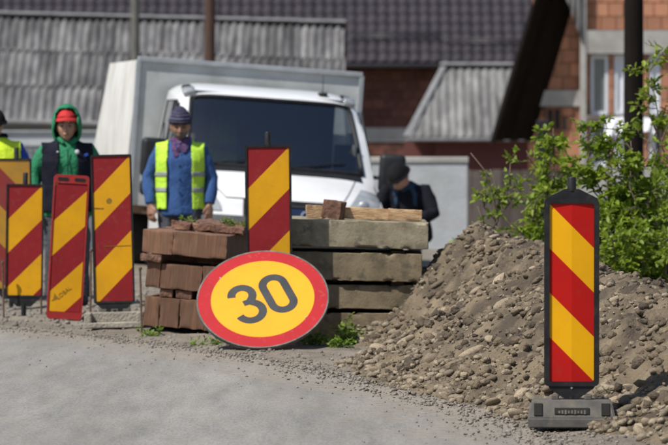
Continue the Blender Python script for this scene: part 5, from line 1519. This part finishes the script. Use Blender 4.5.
# grey mesh fence at the left, behind the workers
Yn = 72.0; nf0, nf1 = PX(-40, Yn), PX(110, Yn)
nf = thing('mesh_fence', 'light grey fence of square bars under a solid band behind the workers', 'fence', (nf0, Yn, -.75))
L_ = nf1 - nf0; zc = lambda py: PZ(py, Yn) + .75
MB().box((L_ / 2, 0, (zc(132) + zc(146)) / 2), (L_, .05, zc(132) - zc(146)), None, .006).build('band', M['fence_wall'], nf)
MB().box((L_ / 2, -.02, zc(131.5)), (L_ + .04, .10, .035), None, .006).build('cap_rail', M['alu'], nf)
for x in np.arange(0, L_ + .01, .0867): MB().box((x, 0, zc(146) / 2), (.020, .02, zc(146))).build('upright', M['grey_metal'], nf)
for z in np.arange(.1, zc(146) - .02, .0867): MB().box((L_ / 2, .012, z), (L_, .014, .018)).build('cross_bar', M['grey_metal'], nf)
MB().box((L_ / 2, .35, (zc(200)) / 2), (L_, .04, zc(200))).build('backing_board', M['barn_wall'], nf)

# ------------------------------------------------------------------ unfinished brick house on the right
Yr = 80.0; rl0 = Vector((PX(560, Yr), Yr, GZ))
bh = thing('brick_house', 'unfinished house of orange hollow bricks with concrete beams and white windows', 'house', rl0)
X_ = lambda px, Y=Yr: PX(px, Y) - rl0.x
Z_ = lambda py, Y=Yr: PZ(py, Y) - GZ
Yg2 = Yr + .5                                       # the gable wall stands back a little
MB().prism([(X_(534), 0), (X_(585), 0), (X_(585), Z_(-60)), (X_(576), Z_(-60)), (X_(534), Z_(120))], .55, .77).build('gable_wall', M['mortar'], bh)
MB().box(((X_(583) + X_(760)) / 2, 1.3, Z_(-60) / 2), (X_(760) - X_(583), 2.2, Z_(-60))).build('wall_core', M['mortar'], bh)
gbx = lambda px: PX(px, Yg2) - rl0.x
gbz = lambda py: PZ(py, Yg2) - GZ
def hole(x, z):
    px = 334 + (x + rl0.x) * F / Yg2; py = 133 - (z + GZ - CH) * F / Yg2
    return (544 < px < 563 and 104 < py < 134)
bricks(bh, me_b2, gbx(532), gbx(580.5), gbz(90), gbz(-20), .52, .27, .24, .014)
bricks(bh, me_b2, gbx(528), gbx(580.5), gbz(170), gbz(107), .52, .27, .24, .014, skip=hole)
MB().box(((gbx(528) + gbx(580)) / 2, .50, (gbz(90) + gbz(106.5)) / 2), (gbx(580) - gbx(528), .12, gbz(90) - gbz(106.5) - .01)).build('concrete_band', M['house_conc'], bh)
wf = MB().box(((gbx(545) + gbx(562)) / 2, .50, (gbz(106.5) + gbz(133)) / 2), (gbx(562) - gbx(545), .08, gbz(106.5) - gbz(133) - .01)).build('window', M['opening'], bh)
for a, b_ in ((545, 547.5), (559.5, 562), (552.5, 554.5)): MB().box(((gbx(a) + gbx(b_)) / 2, .47, (gbz(106.5) + gbz(133)) / 2), (gbx(b_) - gbx(a), .08, gbz(106.5) - gbz(133))).build('window_frame', M['frame_wood'], wf)
for a, b_ in ((106.5, 109.5), (129, 133)): MB().box(((gbx(545) + gbx(562)) / 2, .468, (gbz(a) + gbz(b_)) / 2), (gbx(562) - gbx(545), .08, gbz(a) - gbz(b_))).build('window_frame', M['frame_wood'], wf)
# corner pier and facade
MB().box(((X_(581) + X_(586)) / 2, .17, Z_(-60) / 2), (X_(586) - X_(581), .40, Z_(-60))).build('corner_pier', M['house_conc'], bh)
bricks(bh, me_b2, X_(586), X_(700), Z_(30), Z_(-25), .16, .27, .24, .014, .08)
MB().box(((X_(586) + X_(720)) / 2, .10, (Z_(30) + Z_(54)) / 2), (X_(720) - X_(586), .22, Z_(30) - Z_(54) - .01)).build('concrete_beam', M['house_conc'], bh)
MB().box(((X_(586) + X_(720)) / 2, .06, (Z_(115) + Z_(122)) / 2), (X_(720) - X_(586), .26, Z_(115) - Z_(122)), None, .02).build('sill_beam', M['grey_board'], bh)
for a, b_ in ((586.3, 590.5), (609, 614), (643, 649), (661, 672), (690, 700)):
    bricks(bh, me_b2, X_(a), X_(b_), Z_(114.5), Z_(54.5), .16, .27, .24, .014, .08)
    bricks(bh, me_b2, X_(a), X_(b_), Z_(190), Z_(122.5), .16, .27, .24, .014, .08)
def window(a, b_, t, u_, pane=True):
    wdw = MB(); xa, xb, zt_, zb_ = X_(a), X_(b_), Z_(t), Z_(u_)
    ring(wdw, [(xa, zb_), (xb, zb_), (xb, zt_), (xa, zt_)], [(xa + .055, zb_ + .06), (xb - .055, zb_ + .06), (xb - .055, zt_ - .06), (xa + .055, zt_ - .06)], .145, .21)
    wdw = wdw.build('window', M['white_frame'], bh)
    MB().box(((xa + xb) / 2, .19, (zt_ + zb_) / 2), (xb - xa - .10, .012, zt_ - zb_ - .11)).build('pane', M['house_glass'] if pane else M['white_frame'], wdw)
    return wdw
for t, u_ in ((55, 114.5), (123, 166)):
    window(591, 608.5, t, u_); window(614.5, 626, t, u_, False); window(626.5, 642.5, t, u_); window(649.5, 660.5, t, u_, False); window(673, 689, t, u_)
MB().box(((X_(586) + X_(720)) / 2, .08, (Z_(166) + Z_(200)) / 2), (X_(720) - X_(586), .22, Z_(166) - Z_(200))).build('plinth', M['house_conc'], bh)
# steep verge: dark boards in front of the gable, with the roof slab behind them
Yv_ = 79.3
vx = lambda px: PX(px, Yv_) - rl0.x
vz = lambda py: PZ(py, Yv_) - GZ
top_l, bot_l = (vx(553), vz(-40)), (vx(498), vz(141))
nb_ = 5; wtop, wbot = vx(590) - vx(553), vx(536) - vx(498)
yA, yB = -.12, .50                                    # the soffit runs from the roof edge back to the wall
for k in range(nb_):
    f0, f1 = k / nb_, (k + 1) / nb_ - .012
    q = []
    for f_ in (f0, f1):
        y = yA + (yB - yA) * f_
        q += [(bot_l[0] + wbot * f_, y, bot_l[1] + .02 * (k % 2)), (top_l[0] + wtop * f_, y, top_l[1])]
    off = Vector((-.03, -.006, 0))
    vs8 = [Vector(v) for v in q] + [Vector(v) + off for v in q]
    MB().faces(vs8, [(0, 1, 3, 2), (4, 6, 7, 5), (0, 4, 5, 1), (2, 3, 7, 6), (0, 2, 6, 4), (1, 5, 7, 3)]).build('soffit_board', M['dark_board'], bh)
MB().prism([(bot_l[0] - .085, bot_l[1] - .05), (bot_l[0] - .035, bot_l[1] - .05), (top_l[0] - .035, top_l[1]), (top_l[0] - .085, top_l[1])], yA - .03, 1.3).build('roof_slab', M['dark_board'], bh)
# corrugated strip of an upper roof between the verge and the corner
sv = []
for c in range(25):
    t = c / 24
    for zt_, xw in ((0, 0), (1, 1)):
        pass
a_t = [(X_(566), Z_(-30)), (X_(584), Z_(-30)), (X_(582), Z_(42)), (X_(575), Z_(22)), (X_(570), Z_(3))]
mb = MB()
n = 14; vs = []; fs = []
for c in range(n + 1):
    t = c / n; x = X_(565) + (X_(582.5) - X_(565)) * t
    zb_ = Z_(-4 + 48 * t); zt_ = Z_(-40)
    for r_ in range(4): vs.append((x, -.05 + .025 * math.sin(c * 1.6) , zb_ + (zt_ - zb_) * r_ / 3))
for c in range(n):
    for r_ in range(3): a = c * 4 + r_; fs.append((a, a + 1, a + 5, a + 4))
o = MB().faces(vs, fs).build('upper_roof_sheet', M['eternit_pale'], bh, True); s_ = o.modifiers.new('thick', 'SOLIDIFY'); s_.thickness = .012

# dark chimney-like box standing by the gable window
db = thing('black_chest', 'tall black cabinet standing by the brown window of the brick house', 'cabinet', (PX(543, 78), 78, GZ))
zt_ = PZ(120, 78) - GZ
MB().box((0, 0, zt_ / 2), (.22, .25, zt_), None, .015).build('casing', M['van_black'], db)
MB().box((0, -.135, zt_ * .75), (.17, .02, zt_ * .4), None, .008).build('door', M['van_black'], db)

# white sheet thrown over the rail by the dark pole
Ye = 62.0
wt = thing('white_sheet', 'white plastic sheet hanging over a rail beside the dark pole', 'plastic sheet', (PX(630, Ye), Ye, -.6))
v2 = []; f2 = []; nx_, nz_ = 36, 14
pxs = [604, 655]
for r_ in range(nz_ + 1):
    t = r_ / nz_
    for c in range(nx_ + 1):
        u_ = c / nx_; px = 606 - 3 * t + (655 - 606 + 3 * t) * u_
        py = 119 - 2.5 * math.sin(math.pi * u_) + (21 - 7 * u_ + 1.5 * math.sin(u_ * 21)) * t
        v2.append((PX(px, Ye) - PX(630, Ye), -.05 - .07 * t + .03 * math.sin(u_ * 26 + 2 * t) * t, PZ(py, Ye) + .6))
for r_ in range(nz_):
    for c in range(nx_): a = r_ * (nx_ + 1) + c; f2.append((a, a + 1, a + nx_ + 2, a + nx_ + 1))
o = MB().faces(v2, f2).build('sheet', M['white_tarp'], wt, True); s_ = o.modifiers.new('thick', 'SOLIDIFY'); s_.thickness = .006
zr_ = PZ(119, Ye) + .6
MB().tube([(-.42, 0, zr_ - .03), (.42, 0, zr_ - .03)], .025, 8).build('rail', M['grey_board'], wt, True)
for x in (-.30, .38): MB().tube([(x, 0, 0), (x, 0, zr_ - .02)], .03, 8).build('post', M['grey_board'], wt, True)

# ------------------------------------------------------------------ poles
def utility_pole(px, Y, wpx, m_, lab, hgt=8.5, top_px=None, lean=0):
    s_ = F / Y; r_ = wpx / 2 / s_; g = GZ if Y > 70 else float(ground_z(PX(px, Y), Y))
    root = thing('utility_pole', lab, 'pole', (PX(px, Y), Y, g), (0, R(lean), 0), 'poles along the yard')
    mb = MB(); mb.tube([(0, 0, -.3), (0, 0, 1.5), (0, 0, 4), (0, 0, hgt)], [r_ * 1.06, r_ * 1.03, r_ * .97, r_ * .8], 16); mb.build('shaft', m_, root, True, angle=50)
    MB().box((0, -r_, hgt - .5), (1.3, .10, .10), None, .01).build('crossarm', m_, root)
    for x in (-.55, -.2, .2, .55): MB().tube([(x, -r_, hgt - .45), (x, -r_, hgt - .36), (x, -r_, hgt - .30), (x, -r_, hgt - .24)], [.02, .045, .03, .02], 8).build('insulator', M['white_cloth'], root, True)
    return root
utility_pole(633.5, 52, 19.5, M['pole_dark'], 'thick dark wooden utility pole in front of the brick house', 7.0)
utility_pole(135.5, 92, 9, M['pole_grey'], 'slim grey pole behind the van beside the tarpaulin', 8.0)
utility_pole(208.5, 88, 11.5, M['pole_brown'], 'brown wooden pole rising behind the van cargo box', 8.0, lean=.4)

# ------------------------------------------------------------------ shrubs behind the heap
random.seed(21)
def shrub(px, Y, tips, lab, n_t, lv, tl_=.34, ls=.05, tw2=3, start=.2, z=None):
    x = PX(px, Y)
    return bush('shrub', (x, Y, max(0, float(heap_z(x, Y, False))) if z is None else z), [(PX(a, Y) - x, random.uniform(-.25, .25), PZ(b_, Y)) for a, b_ in tips], lab, 'shrub', ls, M['leaf'], M['bark'], tl_, n_t, lv, .011, 'shrubs behind the heap', twig2=tw2, start=start)
shrub(628, 33.5, [(570, 195), (585, 150), (600, 140), (617, 130), (636, 140), (655, 150), (640, 175), (610, 185), (660, 190), (590, 215), (650, 215), (620, 225), (575, 235)], 'dense leafy green shrub behind the lone beacon below the dark pole', 15, 15, .36, .058)
shrub(672, 34.5, [(655, 120), (668, 95), (676, 45), (690, 60), (663, 40), (659, 85), (668, 165), (680, 140), (700, 130)], 'tall green shrub with bare upper stems at the edge of the brick house', 8, 9, .28, .055, start=.3)
shrub(648, 32.8, [(612, 240), (630, 222), (650, 232), (668, 220), (600, 255), (680, 240), (660, 262), (625, 258)], 'low bushy green shrub on the crest of the earth heap', 13, 14, .30, .05, start=.1)
shrub(545, 35.0, [(525, 150), (548, 130), (560, 142), (572, 165), (538, 170), (580, 190), (556, 200), (530, 215)], 'loose green shrub between the plank fence and the brick house', 11, 11, .28, .056, start=.35)
shrub(512, 34.4, [(478, 152), (492, 168), (505, 165), (485, 188), (515, 180), (475, 208), (500, 205)], 'sparse sapling with yellow green leaves above the peak of the heap', 5, 6, .24, .05, start=.45)
